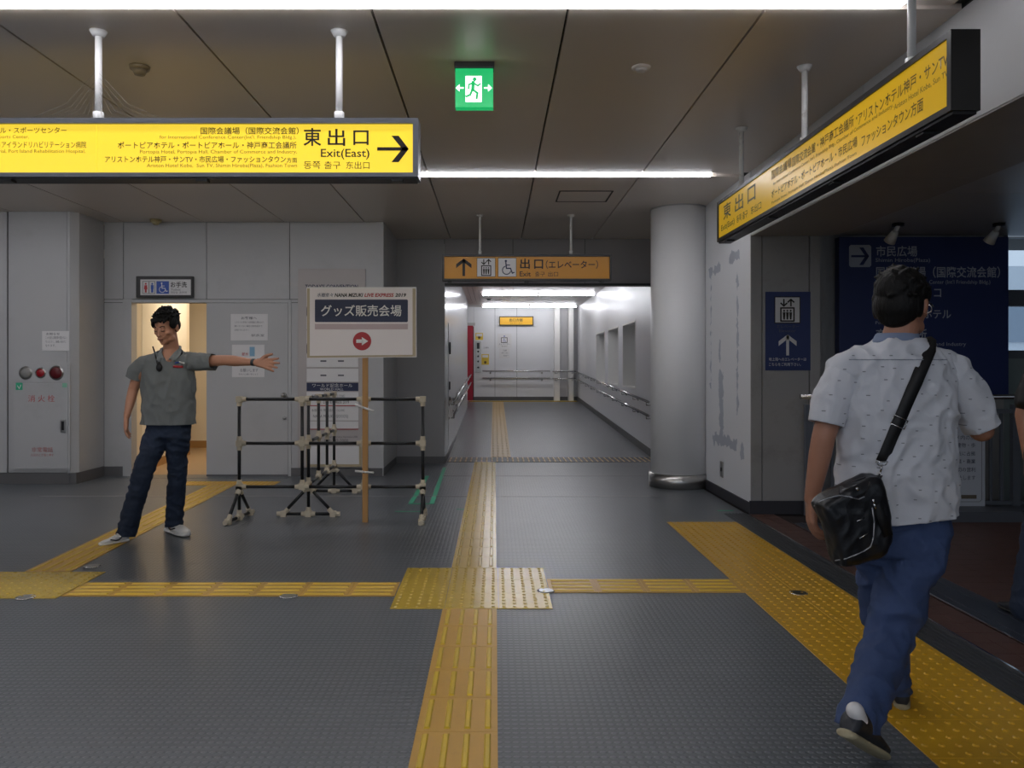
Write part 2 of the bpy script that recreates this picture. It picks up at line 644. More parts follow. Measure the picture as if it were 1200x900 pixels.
cyl(b, (-2.11, 4.79, CZ), (-2.11, 4.79, CZ - .02), .06, .055, 20)
obj('base', b, mat('beige detector', '#8f8064', .5), t, True)
b = bmesh.new()
cyl(b, (-2.11, 4.79, CZ - .02), (-2.11, 4.79, CZ - .05), .045, .03, 16)
obj('cap', b, mat('beige detector cap', '#82745a', .5), t, True)
t = thing('emergency_lamp', 'small beige domed lamp under ceiling above restroom sign', 'lamp', (-4.1, 9.8, CZ))
b = bmesh.new()
cyl(b, (-4.1, 9.75, CZ), (-4.1, 9.75, CZ - .03), .07, .065, 18)
obj('base', b, mat('beige lamp base', '#a08f62', .5), t, True)
b = bmesh.new()
cyl(b, (-4.1, 9.75, CZ - .03), (-4.1, 9.75, CZ - .06), .055, .03, 18)
obj('dome', b, mat('beige lamp dome', '#b3a67c', .5), t, True)


def wall_y(name, x0, x1, Y, z0, z1, xsplit, zsplit, m, holes=(), thick=.12, struct_mat=None):
    """wall facing the camera at Y made of a backing and proud panels"""
    cols = [x0] + list(xsplit) + [x1]
    rows = [z0] + list(zsplit) + [z1]
    bk = bmesh.new()
    cells = []
    for i in range(len(cols) - 1):
        for j in range(len(rows) - 1):
            c = (cols[i], cols[i + 1], rows[j], rows[j + 1])
            if any(c[0] > h[0] - .01 and c[1] < h[1] + .01 and c[2] > h[2] - .01 and c[3] < h[3] + .01 for h in holes):
                continue
            cells.append(c)
            box(bk, c[0], c[1], Y + .012, Y + thick, c[2], c[3])
    w_ = struct(name, bk, struct_mat or M['joint'])
    for c in cells:
        obj('panel', BX(c[0] + .004, c[1] - .004, Y, Y + .013, c[2] + (.004 if c[2] > .05 else 0), c[3] - .003), m, w_)
    return w_


# left block with hydrant
wl = struct('wall_left_front', BX(-8, -4.9, 9.25, 10.2, 0, CZ + .02), M['joint'])
for (a, b) in ((-7.2, -6.48), (-6.47, -5.585), (-5.575, -4.9)):
    obj('panel', BX(a + .004, b - .004, 9.235, 9.25, .13, CZ), M['wall'], wl)
bm = bmesh.new()
pts = [(-4.9, 9.235), (-4.87, 9.235), (-4.8, 9.31), (-4.8, 9.9), (-4.9, 9.9)]
lo = [bm.verts.new((x, y, .0)) for x, y in pts]
hi = [bm.verts.new((x, y, CZ)) for x, y in pts]
bm.faces.new(hi)
bm.faces.new(lo[::-1])
for i in range(5):
    bm.faces.new((lo[i], lo[(i + 1) % 5], hi[(i + 1) % 5], hi[i]))
obj('corner_panel', bm, M['wall'], wl)
bs = BX(-8, -4.86, 9.215, 9.235, 0, .125)
box(bs, -4.8, -4.785, 9.33, 9.88, 0, .125)
box(bs, -4.86, -4.79, 9.225, 9.33, 0, .125)
struct('baseboard_left_front', bs, M['base'])

# door wall
DX0, DX1, DZ = -4.46, -3.54, 2.13
wall_y('wall_left_back', -4.8, -1.38, 9.9, 0, CZ, (-4.56, DX1, -2.52), (DZ, 2.17), M['wall'],
       holes=[(-4.56, DX1, 0, DZ), (DX1, -2.52, 0, DZ)])
bs = BX(-4.8, -4.56, 9.885, 9.9, 0, .12)
box(bs, -2.5, -1.38, 9.885, 9.9, 0, .1)
box(bs, -1.38, -1.365, 9.9, 11.2, 0, .1)
box(bs, -1.365, -.7, 11.185, 11.2, 0, .1)
struct('baseboard_left_back', bs, M['base'])
struct('trim_9', BX(-1.46, -1.368, 9.893, 11.2, 0, CZ), M['wall'])
# door frame + slab
fr = BX(-4.56, DX0 + .006, 9.88, 10.03, 0, DZ + .04)
box(fr, DX0, -2.5, 9.89, 10.02, DZ, DZ + .035)
box(fr, -2.535, -2.5, 9.885, 10.02, 0, DZ)
struct('trim_10', fr, M['wall'])
dr = struct('door_1', BX(DX1, -2.54, 9.895, 9.935, .02, DZ - .004, bevel=.003), M['wall'])
b = bmesh.new()
kx = P(333, 463, 9.89)
cyl(b, kx, kx + Vector((0, -.012, 0)), .032, .03, 20)
cyl(b, kx + Vector((0, -.012, 0)), kx + Vector((0, -.05, 0)), .012, .012, 12)
cyl(b, kx + Vector((0, -.05, 0)), kx + Vector((0, -.07, 0)), .026, .022, 16)
obj('knob', b, M['steel'], dr, True)
b = bmesh.new()
kx = P(333.5, 490, 9.89)
cyl(b, kx, kx + Vector((0, -.02, 0)), .02, .018, 16)
obj('lock', b, M['steel'], dr, True)
struct('trim_11', BX(DX1, -2.5, 9.89, 9.94, 0, .02), M['base'])

# restroom interior
bm = bmesh.new()
v = [(-4.47, 10.02), (-4.68, 12.35), (-4.78, 12.35), (-4.57, 10.02)]
lo = [bm.verts.new((x, y, 0)) for x, y in v]
hi = [bm.verts.new((x, y, 2.7)) for x, y in v]
bm.faces.new(hi)
bm.faces.new(lo[::-1])
for i in range(4):
    bm.faces.new((lo[i], lo[(i + 1) % 4], hi[(i + 1) % 4], hi[i]))
bmesh.ops.recalc_face_normals(bm, faces=bm.faces[:])
ws = struct('wall_restroom_side', bm, M['cream'])
sk = bmesh.new()
v = [(-4.462, 10.03), (-4.672, 12.36), (-4.69, 12.36), (-4.48, 10.03)]
lo = [sk.verts.new((x, y, 0)) for x, y in v]
hi = [sk.verts.new((x, y, .11)) for x, y in v]
sk.faces.new(hi)
for i in range(4):
    sk.faces.new((lo[i], lo[(i + 1) % 4], hi[(i + 1) % 4], hi[i]))
struct('baseboard_restroom_side', sk, M['tan'])
sp = bmesh.new()
v = [(-4.486, 10.25), (-4.663, 12.2), (-4.67, 12.2), (-4.5, 10.25)]
lo = [sp.verts.new((x, y, .12)) for x, y in v]
hi = [sp.verts.new((x, y, 2.45)) for x, y in v]
sp.faces.new(hi)
for i in range(4):
    sp.faces.new((lo[i], lo[(i + 1) % 4], hi[(i + 1) % 4], hi[i]))
obj('panel', sp, M['cream2'], ws)
struct('wall_restroom_back', BX(-6, -3.3, 13.4, 13.5, 0, 2.7), M['cream'])
struct('baseboard_restroom_back', BX(-6, -3.4, 13.385, 13.4, 0, .12), M['tan'])
struct('wall_restroom_right', BX(-3.42, -3.32, 10.02, 13.4, 0, 2.7), M['cream'])
struct('wall_restroom_left', BX(-6.1, -6, 10.2, 13.4, 0, 2.7), M['cream'])
struct('ceiling_restroom', BX(-6.1, -3.3, 10.02, 13.5, 2.7, 2.8), M['cream'])
struct('floor_restroom', BX(-6.1, -3.3, 10.02, 13.5, -.1, .003), mat('beige restroom floor', '#a98e6c', .35, var=.05))
struct('floor_threshold', BX(-4.56, -2.5, 9.7, 10.02, -.1, .002), M['floor'])
t = thing('restroom_lamp', 'warm ceiling lamp inside the restroom passage', 'light', (-4.0, 11.6, 2.7))
obj('diffuser', BX(-4.3, -3.7, 11.0, 12.3, 2.66, 2.695, bevel=.01), M['lampw'], t)
obj('frame', BX(-4.34, -3.66, 10.96, 12.34, 2.68, 2.7), M['white'], t)

# middle wall and lintel, corridor
wall_y('wall_middle', -1.38, -.7, 11.2, 0, CZ, (), (), mat('dark grey panel', '#8f8d8d', .45, var=.04))  # darker grey than the painted wall panels
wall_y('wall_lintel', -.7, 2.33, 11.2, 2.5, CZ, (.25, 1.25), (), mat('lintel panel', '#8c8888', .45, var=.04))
struct('trim_12', BX(-.7, 2.33, 11.18, 11.34, 2.47, 2.5), M['framed'])
wc = struct('wall_corridor_left', BX(-.84, -.712, 11.21, 20.6, 0, 3.05), M['joint'])
yy = 11.2
k = 0
while yy < 20.5:
    y2 = min(20.6, yy + .9)
    obj('panel', BX(-.712, -.7, yy + .003, y2 - .003, .0, 3.05), M['steel_w'], wc)
    yy = y2
struct('baseboard_corridor_left', BX(-.7, -.688, 11.22, 20.6, 0, .1), M['base'])

# corridor right wall with three niches
wr = struct('wall_corridor_right', BX(2.62, 2.75, 9.3, RY1, 0, 3.1), M['joint'])
NZ0, NZ1 = .98, 2.12
niches = [(13.34, 14.68), (15.2, 16.6), (17.07, 18.5)]
yb = [9.3, 10.5, 11.9, 13.34, 14.68, 15.2, 16.6, 17.07, 18.5, 19.6, 20.7, 21.8, RY1]
for i in range(len(yb) - 1):
    y0, y1 = yb[i], yb[i + 1]
    if (y0, y1) in niches:
        obj('panel', BX(2.33, 2.62, y0 + .002, y1 - .002, 0, NZ0), M['wall_w'], wr)
        obj('panel', BX(2.33, 2.62, y0 + .002, y1 - .002, NZ1, 3.1), M['wall_w'], wr)
    else:
        obj('panel', BX(2.33, 2.62, y0 + .002, y1 - .002, 0, 3.1), M['wall_w'], wr)
for i, (y0, y1) in enumerate(niches):
    wn = struct('window_%d' % (i + 1), BX(2.56, 2.58, y0, y1, NZ0, NZ1), mat('frosted niche panel %d' % i, '#cfd2d6', .25))
    b = bmesh.new()
    for a in ((y0, y0 + .03, NZ0, NZ1), (y1 - .03, y1, NZ0, NZ1), (y0 + .03, y1 - .03, NZ0, NZ0 + .03), (y0 + .03, y1 - .03, NZ1 - .03, NZ1)):
        box(b, 2.322, 2.56, *a)
    obj('frame', b, M['white'], wn)
b = bmesh.new()
a = [(2.315, 11.2, 0), (2.315, RY0, 0), (2.315, RY1, S22)]
for p, q in zip(a, a[1:]):
    vs = [b.verts.new(x) for x in ((p[0], p[1], p[2]), (q[0], q[1], q[2]), (q[0], q[1], q[2] + .11), (p[0], p[1], p[2] + .11), (2.33, p[1], p[2] + .11), (2.33, q[1], q[2] + .11))]
    b.faces.new(vs[:4])
    b.faces.new((vs[3], vs[2], vs[5], vs[4]))
struct('baseboard_corridor_right', b, M['base'])

# corridor back wall
wb = struct('wall_corridor_back', BX(-1.9, 2.62, RY1 + .012, RY1 + .15, 0, 3.1), M['joint'])
for a, b_ in ((-1.3, -.94), (-.6, .0), (.0, .62), (.62, 1.68)):
    obj('panel', BX(a + .004, b_ - .004, RY1, RY1 + .013, S22 - .05, 3.05), M['wall_w'], wb)
obj('panel', BX(-.94, -.6, RY1, RY1 + .013, 2.5, 3.05), M['wall_w'], wb)
obj('panel', BX(1.84, 2.33, RY1, RY1 + .013, S22 - .05, 3.05), mat('grey back panel', '#b9b8ba', .4), wb)  # right end panel, greyer than its white neighbours
struct('baseboard_corridor_back', BX(-.6, 2.33, RY1 - .012, RY1, S22 - .05, S22 + .1), M['base'])
struct('trim_13', BX(1.66, 1.82, RY1 - .25, RY1 + .01, S22 - .05, 3.05, bevel=.02), M['white'])
struct('trim_14', BX(2.06, 2.2, RY1 - .3, RY1, S22 - .05, 3.05, bevel=.03), M['white'])
struct('wall_corridor_recess', BX(-1.95, -1.85, 20.5, RY1 + .1, 0, 3.1), M['wall_w'])
struct('wall_corridor_recess_side', BX(-1.9, -.84, 20.5, 20.6, 0, 3.1), M['wall_w'])
# lift
d = struct('door_2', BX(-1.6, -.62, RY1 - .02, RY1 + .01, S22 - .02, 2.52, bevel=.004), M['redoor'])
obj('door_seam', BX(-1.115, -1.105, RY1 - .023, RY1 - .019, S22, 2.5), M['black'], d)
struct('trim_15', BX(-1.68, -.56, RY1 - .03, RY1, 2.52, 2.6), M['steel'])
# corridor ceiling
cc = struct('ceiling_corridor', BX(-1.9, 2.6, 11.32, RY1 + .1, 3.05, 3.15), M['ceil_c'])
for k in range(10):
    x0 = -.7 + k * .11
    for (y0, y1) in ((11.35, 14.7), (14.71, 18.2), (18.21, 21.8)):
        obj('slat', BX(x0 + .004, x0 + .106, y0, y1, 3.035, 3.05), M['plank'], cc)
for (y0, y1) in ((11.35, 14.7), (14.71, 18.2), (18.21, 21.8)):
    obj('panel', BX(.405, 2.325, y0 + .003, y1 - .003, 3.035, 3.05), M['ceil_c'], cc)
# corridor lights
cl = [('nearest corridor row', 14.8), ('second corridor row', 18.3), ('farthest corridor row by back wall', 21.85)]
for lab, y in cl:
    x = -.3 if y < 20 else -.35
    for q, side in ((0, 'left'), (1, 'right')):
        a = x + q * 1.29
        t = thing('corridor_light', 'white fluorescent tube light, %s half of the %s' % (side, lab), 'light', (a + .6, y, 3.03), 'corridor tube lights')
        b = bmesh.new()
        cyl(b, (a + .02, y, 2.99), (a + 1.26, y, 2.99), .019, .019, 12)
        obj('tube', b, M['lampc'], t, True)
        obj('base', BX(a, a + 1.28, y - .03, y + .03, 3.012, 3.035), M['white'], t)
t = thing('ceiling_speaker', 'small dark round fitting on slatted corridor ceiling', 'speaker', (-.15, 19.9, 3.03))
b = bmesh.new()
cyl(b, (-.15, 19.9, 3.035), (-.15, 19.9, 2.99), .05, .04, 14)
obj('grille', b, M['base'], t, True)
b = bmesh.new()
cyl(b, (-.15, 19.9, 3.036), (-.15, 19.9, 3.025), .065, .065, 14)
obj('rim', b, M['framed'], t, True)

# column
t = thing('column', 'round white painted column with steel foot at the corridor mouth', 'column', (2.075, 9.1, 0))
b = bmesh.new()
cyl(b, (2.075, 9.1, 0), (2.075, 9.1, CZ), .312, .312, 64)
obj('shaft', b, M['column'], t, True)
for f in t.children[0].data.polygons:
    f.use_smooth = abs(f.normal.z) < .5
b = bmesh.new()
cyl(b, (2.075, 9.1, 0), (2.075, 9.1, .15), .335, .332, 64)
cyl(b, (2.075, 9.1, .15), (2.075, 9.1, .158), .332, .315, 64)
o = obj('base_ring', b, M['steel'], t, True)
for f in o.data.polygons:
    f.use_smooth = abs(f.normal.z) < .5
b = bmesh.new()
cyl(b, (2.075, 9.1, CZ - .015), (2.075, 9.1, CZ), .322, .322, 64)
obj('top_ring', b, M['wall'], t)

# right wall block / pillar
wp = struct('wall_right', BX(2.345, 2.95, 7.362, 9.3, 0, CZ), M['joint'])
obj('panel', BX(2.33, 2.346, 7.36, 9.3, .1, CZ), M['patch'], wp)
obj('panel', BX(2.333, 2.43, 7.348, 7.363, .1, 2.54), M['pillar_w'], wp)
obj('panel', BX(2.438, 2.86, 7.35, 7.363, .1, 2.54), M['pillar_w'], wp)
obj('panel', BX(2.868, 2.96, 7.34, 7.363, .1, 2.54), M['pillar_w'], wp)
bs = BX(2.315, 2.33, 7.34, 9.1, 0, .1)
box(bs, 2.315, 2.97, 7.325, 7.34, 0, .12)
struct('baseboard_right', bs, mat('dark skirting', '#35343a', .5))
# beam
bmw = struct('trim_16', BX(2.345, 3.07, -5, 7.34, 2.55, CZ + .05), M['joint'])
yb = [-5, -3, -1, 1.0, 3.0, 5.1, 7.34]
for a, b_ in zip(yb, yb[1:]):
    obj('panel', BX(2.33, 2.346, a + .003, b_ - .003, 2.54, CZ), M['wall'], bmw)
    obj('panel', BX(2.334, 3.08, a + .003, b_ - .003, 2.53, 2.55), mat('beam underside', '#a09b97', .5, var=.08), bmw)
# outer area
co = struct('ceiling_outer', BX(3.07, 8, -5, 9, 2.64, 2.8), M['joint'])
yb = [-5, -2.05, 1.95, 3.95, 5.95, 7.95]
for a, b_ in zip(yb, yb[1:]):
    for c, d_ in ((3.08, 5.4), (5.4, 8)):
        obj('panel', BX(c + .004, d_ - .004, a + .005, b_ - .005, 2.62, 2.64), M['ceil2'], co)
struct('wall_outer_back', BX(2.95, 4.96, 7.86, 7.98, 0, 2.64), M['pillar_w'])
struct('trim_17', BX(2.98, 3.12, 7.6, 7.86, 0, 2.62), M['pillar_w'])
wn = struct('window_4', BX(4.97, 8, 7.9, 7.912, 1.05, 2.6), M['glass'])
for a in ((4.955, 8, 1.93, 2.09), (4.955, 8, 1.42, 1.5), (4.955, 5.0, 1.05, 2.62), (6.4, 6.46, 1.05, 2.62)):
    obj('mullion', BX(a[0], a[1], 7.86, 7.96, a[2], a[3]), M['rail'], wn)
struct('wall_outer_low', BX(4.96, 8, 7.86, 7.98, 0, 1.42), mat('grey spandrel', '#7f8a88', .4))
struct('wall_outer_right', BX(8, 8.1, -5, 8, -.1, 2.8), M['pillar_w'])
# rear side of the hall is open to the daylight behind the camera
struct('wall_rear', BX(-8, 8, -5.1, -5, 0, .9), M['wall'])
struct('ground_outside', BX(-30, 30, -30, -5.1, -.2, -.1), mat('concrete apron', '#8c8a86', .8))
struct('wall_left', BX(-8.1, -8, -5, 10, 0, 3.2), M['wall'])
# spotlights
for nm, x in (('left of the two above the dark blue direction board', 3.6), ('right of the two, above the direction board corner by the window', 4.5)):
    t = thing('spotlight', 'small white ceiling spotlight, ' + nm, 'light', (x, 7.2, 2.62), 'ceiling spotlights over the blue sign')
    b = bmesh.new()
    cyl(b, (x, 7.2, 2.62), (x, 7.2, 2.595), .05, .05, 16)
    obj('mount', b, M['black'], t, True)
    b = bmesh.new()
    cyl(b, (x, 7.2, 2.6), (x - .01, 7.23, 2.55), .018, .022, 12)
    cyl(b, (x - .01, 7.23, 2.55), (x - .03, 7.3, 2.47), .03, .052, 16)
    obj('head', b, M['white'], t, True)
# building outside
t = thing('building', 'pale building seen through the window at the right edge', 'building', (12, 20, -4))
obj('wall', BX(9, 18, 18, 24, -4, 3.6), mat('far building wall', '#ccd3da', .6), t)
for i in range(4):
    for j in range(3):
        obj('window', BX(9.5 + i * 1.7, 10.6 + i * 1.7, 17.95, 18.02, -1.5 + j * 1.7, -.4 + j * 1.7), mat('far window %d%d' % (i, j), '#8b99a8', .2), t)

# ================================================================== TACTILE PAVING
def tactile_mesh(kind, m, base_m=None, n=5):
    bm = bmesh.new()
    box(bm, .001, .299, .001, .299, 0, .004)
    nb = len(bm.faces)
    if kind == 'dots':
        for i in range(n):
            for j in range(n):
                x, y = .03 + .06 * i, .03 + .06 * j
                cyl(bm, (x, y, .0035), (x, y, .009), .0125, .007, 8)
    elif kind == 'bars':
        for i in range(4):
            x = .0375 + .075 * i
            vs = []
            for (hx, hy, z) in ((.012, .128, .0038), (.007, .121, .009)):
                vs.append([bm.verts.new((x + a * hx, .15 + b * hy, z)) for a, b in ((-1, -1), (1, -1), (1, 1), (-1, 1))])
            bm.faces.new(vs[1])
            for q in range(4):
                bm.faces.new((vs[0][q], vs[0][(q + 1) % 4], vs[1][(q + 1) % 4], vs[1][q]))
    me = bpy.data.meshes.new('tile')
    me.materials.append(base_m or m)
    me.materials.append(m)
    if base_m:
        for i, f in enumerate(list(bm.faces)):
            f.material_index = 0 if i < nb else 1
    bm.to_mesh(me)
    bm.free()
    return me


TD = tactile_mesh('dots', M['tactile'])
TD2 = tactile_mesh('dots', M['tactile2'])
TB = tactile_mesh('bars', M['tactile2'])
M['tbar'] = mat('tactile bar yellow', '#d9b62a', .3, var=.08, vscale=6)
M['tbase'] = mat('tactile guide base', '#c99a38', .34, var=.08, vscale=5, dirt='#84682f', dirt_amt=.3, dirt_scale=6)
TB2 = tactile_mesh('bars', M['tbar'], M['tbase'])
TB3 = tactile_mesh('bars', M['tactile3'])
TE = tactile_mesh('bars', M['tactile3'], M['tdark'])


def lay(t, me, x, y, rot=0, z=0., slope=0., sx=1., sy=1.):
    """tile with lower-left corner at x, y; rot in degrees about its own centre"""
    o = bpy.data.objects.new('tile', me)
    Rm = Matrix.Rotation(R(rot), 4, 'Z')
    Rs = Matrix.Rotation(slope, 4, 'X')
    c = Vector((x + .15 * (sy if rot == 90 else sx), y + .15 * (sx if rot == 90 else sy), z))
    o.matrix_world = Matrix.Translation(c) @ Rs @ Rm @ Matrix.Diagonal((sx, sy, 1, 1)) @ Matrix.Translation((-.15, -.15, 0))
    mw = o.matrix_world.copy()
    COL.objects.link(o)
    o.parent = t
    o.matrix_parent_inverse = parent_inv(t)
    o.matrix_basis = mw
    return o


t = thing('tactile_path', 'yellow guide strip of barred tiles running from the camera to the crossing pad', 'tactile paving', (-.14, 3, 0))
for k in range(8):
    lay(t, TB2, -.289, 4.44 - .3 * (k + 1))
t = thing('tactile_path', 'pale guide strip of barred tiles from the crossing pad to the corridor mouth', 'tactile paving', (-.14, 8, 0))
for k in range(20):
    lay(t, TB, -.289, 5.35 + .3 * k)
t = thing('tactile_pad', 'square pad of studded yellow tiles where the guide strips cross', 'tactile paving', (-.13, 4.9, 0))
for i in range(3):
    for j in range(3):
        lay(t, TD2, -.58 + .3 * i, 4.445 + .3 * j)
t = thing('tactile_path', 'yellow guide strip of barred tiles joining crossing pad to the right studded field', 'tactile paving', (.9, 4.9, 0))
for k in range(4):
    lay(t, TB2, .323 + .29 * k, 4.765, 90, sy=.967)
t = thing('tactile_path', 'yellow guide strip of barred tiles from the crossing pad toward the left edge', 'tactile paving', (-1.5, 4.8, 0))
for k in range(7):
    lay(t, TB2, -.585 - .277 * (k + 1), 4.69, 90, sy=.923)
t = thing('tactile_pad', 'pad of studded yellow tiles at the left edge of the floor', 'tactile paving', (-2.9, 4.95, 0))
for i in range(4):
    for j in range(2):
        lay(t, TD2, -2.53 - .3 * (i + 1), 4.645 + .3 * j)
t = thing('tactile_path', 'yellow guide strip under the pointing man leading to the restroom', 'tactile paving', (-3, 7, 0))
for k in range(13):
    y = 5.25 + .298 * k
    lay(t, TB2, -3.07 - .011 * (y - 5.25) * 4.2, y, 2.6, sx=1.0)
t = thing('tactile_pad', 'short bar of studded yellow tiles before the restroom doorway', 'tactile paving', (-3, 9.2, 0))
for k in range(4):
    lay(t, TD, -3.7 + .3 * k, 9.12)
t = thing('tactile_field', 'wide field of studded yellow tiles under the man with the bag', 'tactile paving', (1.78, 4, 0))
for j in range(18):
    for i in range(2):
        lay(t, TD, 1.478 + .3 * i, 6.64 - .3 * j)
t = thing('tactile_strip', 'edge strip of ochre bars on dark base across the corridor ramp foot', 'tactile paving', (.8, 11.6, 0))
for i in range(10):
    for j in range(2):
        lay(t, TE, -.68 + .3 * i, 11.352 + .3 * j)
t = thing('tactile_path', 'faded ochre guide strip up the corridor ramp', 'tactile paving', (.08, 17, .2))
sl = math.atan(SLOPE)
for k in range(34):
    y = 11.96 + .3 * k
    lay(t, TB3, -.065, y, z=rampz(y + .15) + .0005, slope=sl)
t = thing('tactile_strip', 'thin studded yellow strip along the corridor back wall', 'tactile paving', (.8, 22.4, S22))
for k in range(10):
    lay(t, TD2, -.72 + .3 * k, 22.25, z=rampz(22.4) + .001, slope=sl)

# metal caps in the floor
caps = [(640, 693, 'round metal floor cap at right corner of the crossing pad'), (936, 695.5, 'round metal floor cap on the right studded field'),
        (338, 699, 'round metal floor cap left of the crossing pad'), (30, 700.5, 'round metal floor cap near the left frame edge'),
        (108, 664, 'round metal floor cap beside the pointing man\'s strip')]
for i, (px, py, lab) in enumerate(caps):
    Y = F * H / (py - CY)
    X = (px - CX) * Y / F
    t = thing('metal_floor_marker', lab, 'floor marker', (X, Y, 0), 'round metal floor caps')
    b = bmesh.new()
    cyl(b, (X, Y, .002), (X, Y, .006), .055, .052, 24)
    obj('rim', b, M['chrome'], t, True)
    b = bmesh.new()
    cyl(b, (X, Y, .005), (X, Y, .0075), .044, .044, 24)
    obj('plate', b, M['steel'] if i != 1 else M['framed'], t)

# green tapes
def tape(pts, wd, label, closed=False):
    bm = bmesh.new()
    W = []
    for px, py in pts:
        Y = F * H / (py - CY)
        W.append((((px - CX) * Y / F), Y))
    for q in stroke(W, wd):
        vs = [bm.verts.new((x, y, .0015)) for x, y in q]
        f = bm.faces.new(vs)
        r = bmesh.ops.extrude_face_region(bm, geom=[f])
        bmesh.ops.translate(bm, verts=[g for g in r['geom'] if isinstance(g, bmesh.types.BMVert)], vec=(0, 0, .001))
    return tag(obj('floor_tape', bm, M['green'], None), label, 'tape', 'green floor tapes')


tape([(521, 548), (506, 590.5), (481, 590.5), (501, 558)], .045, 'green tape line bent into a long U behind the barricade')
tape([(464, 599.5), (494, 599.5)], .03, 'short green tape line beside right foot of the barricade')
tape([(536, 597), (544, 597)], .03, 'tiny green tape piece beside the pale guide strip')
tape([(842, 598.5), (858, 598.5)], .035, 'short green tape line before the patched white wall')

# ================================================================== HANDRAILS
def handrail(label, pts, wall_pts, zoff=(.83, .63), r=.019, n=8, endcap=True):
    t = thing('handrail', label, 'handrail', (pts[0][0], pts[0][1], 0), 'double corridor handrails')
    for zo in zoff:
        b = bmesh.new()
        pp = [Vector((x, y, rampz(y) + zo)) for x, y in pts]
        tube(b, pp, r, 10)
        obj('rail', b, M['chrome'], t, True)
        wp_ = [Vector((x, y, rampz(y) + zo - .06)) for x, y in wall_pts]
        for a, c, wa, wc_ in zip(pp, pp[1:], wp_, wp_[1:]):
            L = (c - a).length
            k = max(1, int(L / 1.1))
            for i in range(k + 1):
                f = (i + .15) / (k + .3)
                b = bmesh.new()
                p = a.lerp(c, f)
                q = wa.lerp(wc_, f)
                mid = Vector((p.x, p.y, q.z))
                tube(b, [p, mid, q], .008, 6)
                cyl(b, q, q.lerp(mid, .15), .025, .025, 10)
                obj('bracket', b, M['chrome'], t, True)
    return t


handrail('double chrome handrail along the right corridor wall', [(2.24, 11.75), (2.24, 22.5)], [(2.33, 11.75), (2.33, 22.5)])
handrail('double chrome handrail along the left corridor wall', [(-.615, 11.95), (-.615, 20.5)], [(-.7, 11.95), (-.7, 20.5)])
handrail('double chrome handrail along the corridor back wall', [(-.35, 22.7), (1.55, 22.7)], [(-.35, RY1), (1.55, RY1)])
handrail('short double chrome handrail past the white pipe at the corridor end', [(1.6, 22.45), (2.24, 22.45)], [(1.74, RY1 - .2), (2.13, RY1 - .2)])

# ================================================================== WALL FIXTURES
# fire hydrant cabinet
Yh = 9.235
t = thing('hydrant_cabinet', 'white wall hydrant cabinet with three round lamps at far left', 'cabinet', tuple(P(49, 553, Yh)))
c0, c1 = P(15, 425, Yh), P(83, 551, Yh)
obj('body', BX(c0.x, c1.x, Yh - .02, Yh, c1.z, c0.z, bevel=.004), M['wall'], t)
ml = P(15, 449, Yh).z
pl = obj('lamp_plate', BX(c0.x + .02, c1.x - .02, Yh - .026, Yh - .019, ml + .01, c0.z - .02, bevel=.002), M['wall'], t)
yp = yplane(Yh - .0275)
for (px, r, m, lb) in ((30, .065, M['grey_ink'], 'grey speaker disc'), (47.5, .05, M['redglass'], 'small red lamp'), (66, .073, mat('dark red push button', '#5d0d14', .4), 'dark red call button')):
    p = P(px, 437, Yh - .03)
    b = bmesh.new()
    cyl(b, p + Vector((0, .008, 0)), p - Vector((0, .012, 0)), r, r * .85, 24)
    o = obj('lamp', b, m if px != 30 else mat('pale grille', '#8c8a86', .6), t, True)
    o['label'] = lb
    b = bmesh.new()
    cyl(b, p + Vector((0, .008, 0)), p - Vector((0, .003, 0)), r + .012, r + .01, 24)
    obj('bezel', b, M['steel'], o, True)
dd = obj('door', BX(c0.x + .02, c1.x - .02, Yh - .03, Yh - .019, c1.z + .02, ml - .005, bevel=.003), M['wall'], t)
txt('消 火 栓', 33, 64, 463, 471, yplane(Yh - .0315), mat('worn red print', '#b8504c', .5), dd)
txt('非常電話', 37, 62, 524, 530, yplane(Yh - .0315), mat('faded red print', '#b06a66', .5), dd)
txt('火災のとき強く押す', 36, 63, 531.5, 535, yplane(Yh - .0315), mat('faded red print small', '#b06a66', .5), dd)
h = P(74, 499, Yh - .035)
obj('handle', BX(h.x - .03, h.x + .03, h.y - .01, h.y + .01, h.z - .075, h.z + .075, bevel=.006), M['steel'], dd)
obj('handle_slot', BX(h.x - .014, h.x + .014, h.y - .014, h.y - .009, h.z - .05, h.z + .05), M['black'], dd)
flat('sticker', [rect(18.5, 448.5, 26.5, 457)], yplane(Yh - .0315), M['green'], dd)
flat('sticker', [rect(73, 449, 78.5, 454)], yplane(Yh - .0315), mat('pale green sticker', '#7fb79b', .5), dd)
flat('sticker_mark', stroke([(20.5, 452), (22.5, 455.5), (24.5, 451)], .8), yplane(Yh - .032), M['white'], dd)
# wall notice at left
def notice(label, px0, py0, px1, py1, Y, rows, m=None, ink=None, head=None, name='wall_notice', tilt=0):
    a, b = P(px0, py0, Y), P(px1, py1, Y)
    t = thing(name, label, 'notice', ((a.x + b.x) / 2, Y, b.z))
    obj('sheet', BX(a.x, b.x, Y - .004, Y, b.z, a.z), m or M['paper'], t)
    W = px1 - px0
    if head:
        txt(head[0], px0 + W * head[1], px0 + W * head[2], head[3], head[4], yplane(Y - .005), head[5] if len(head) > 5 else (ink or M['grey_ink']), t, bold=.01)
    for r_ in rows:
        txt(r_[0], px0 + W * r_[1], px0 + W * r_[2], r_[3], r_[4], yplane(Y - .005), ink or M['grey_ink'], t, res=1)
    return t


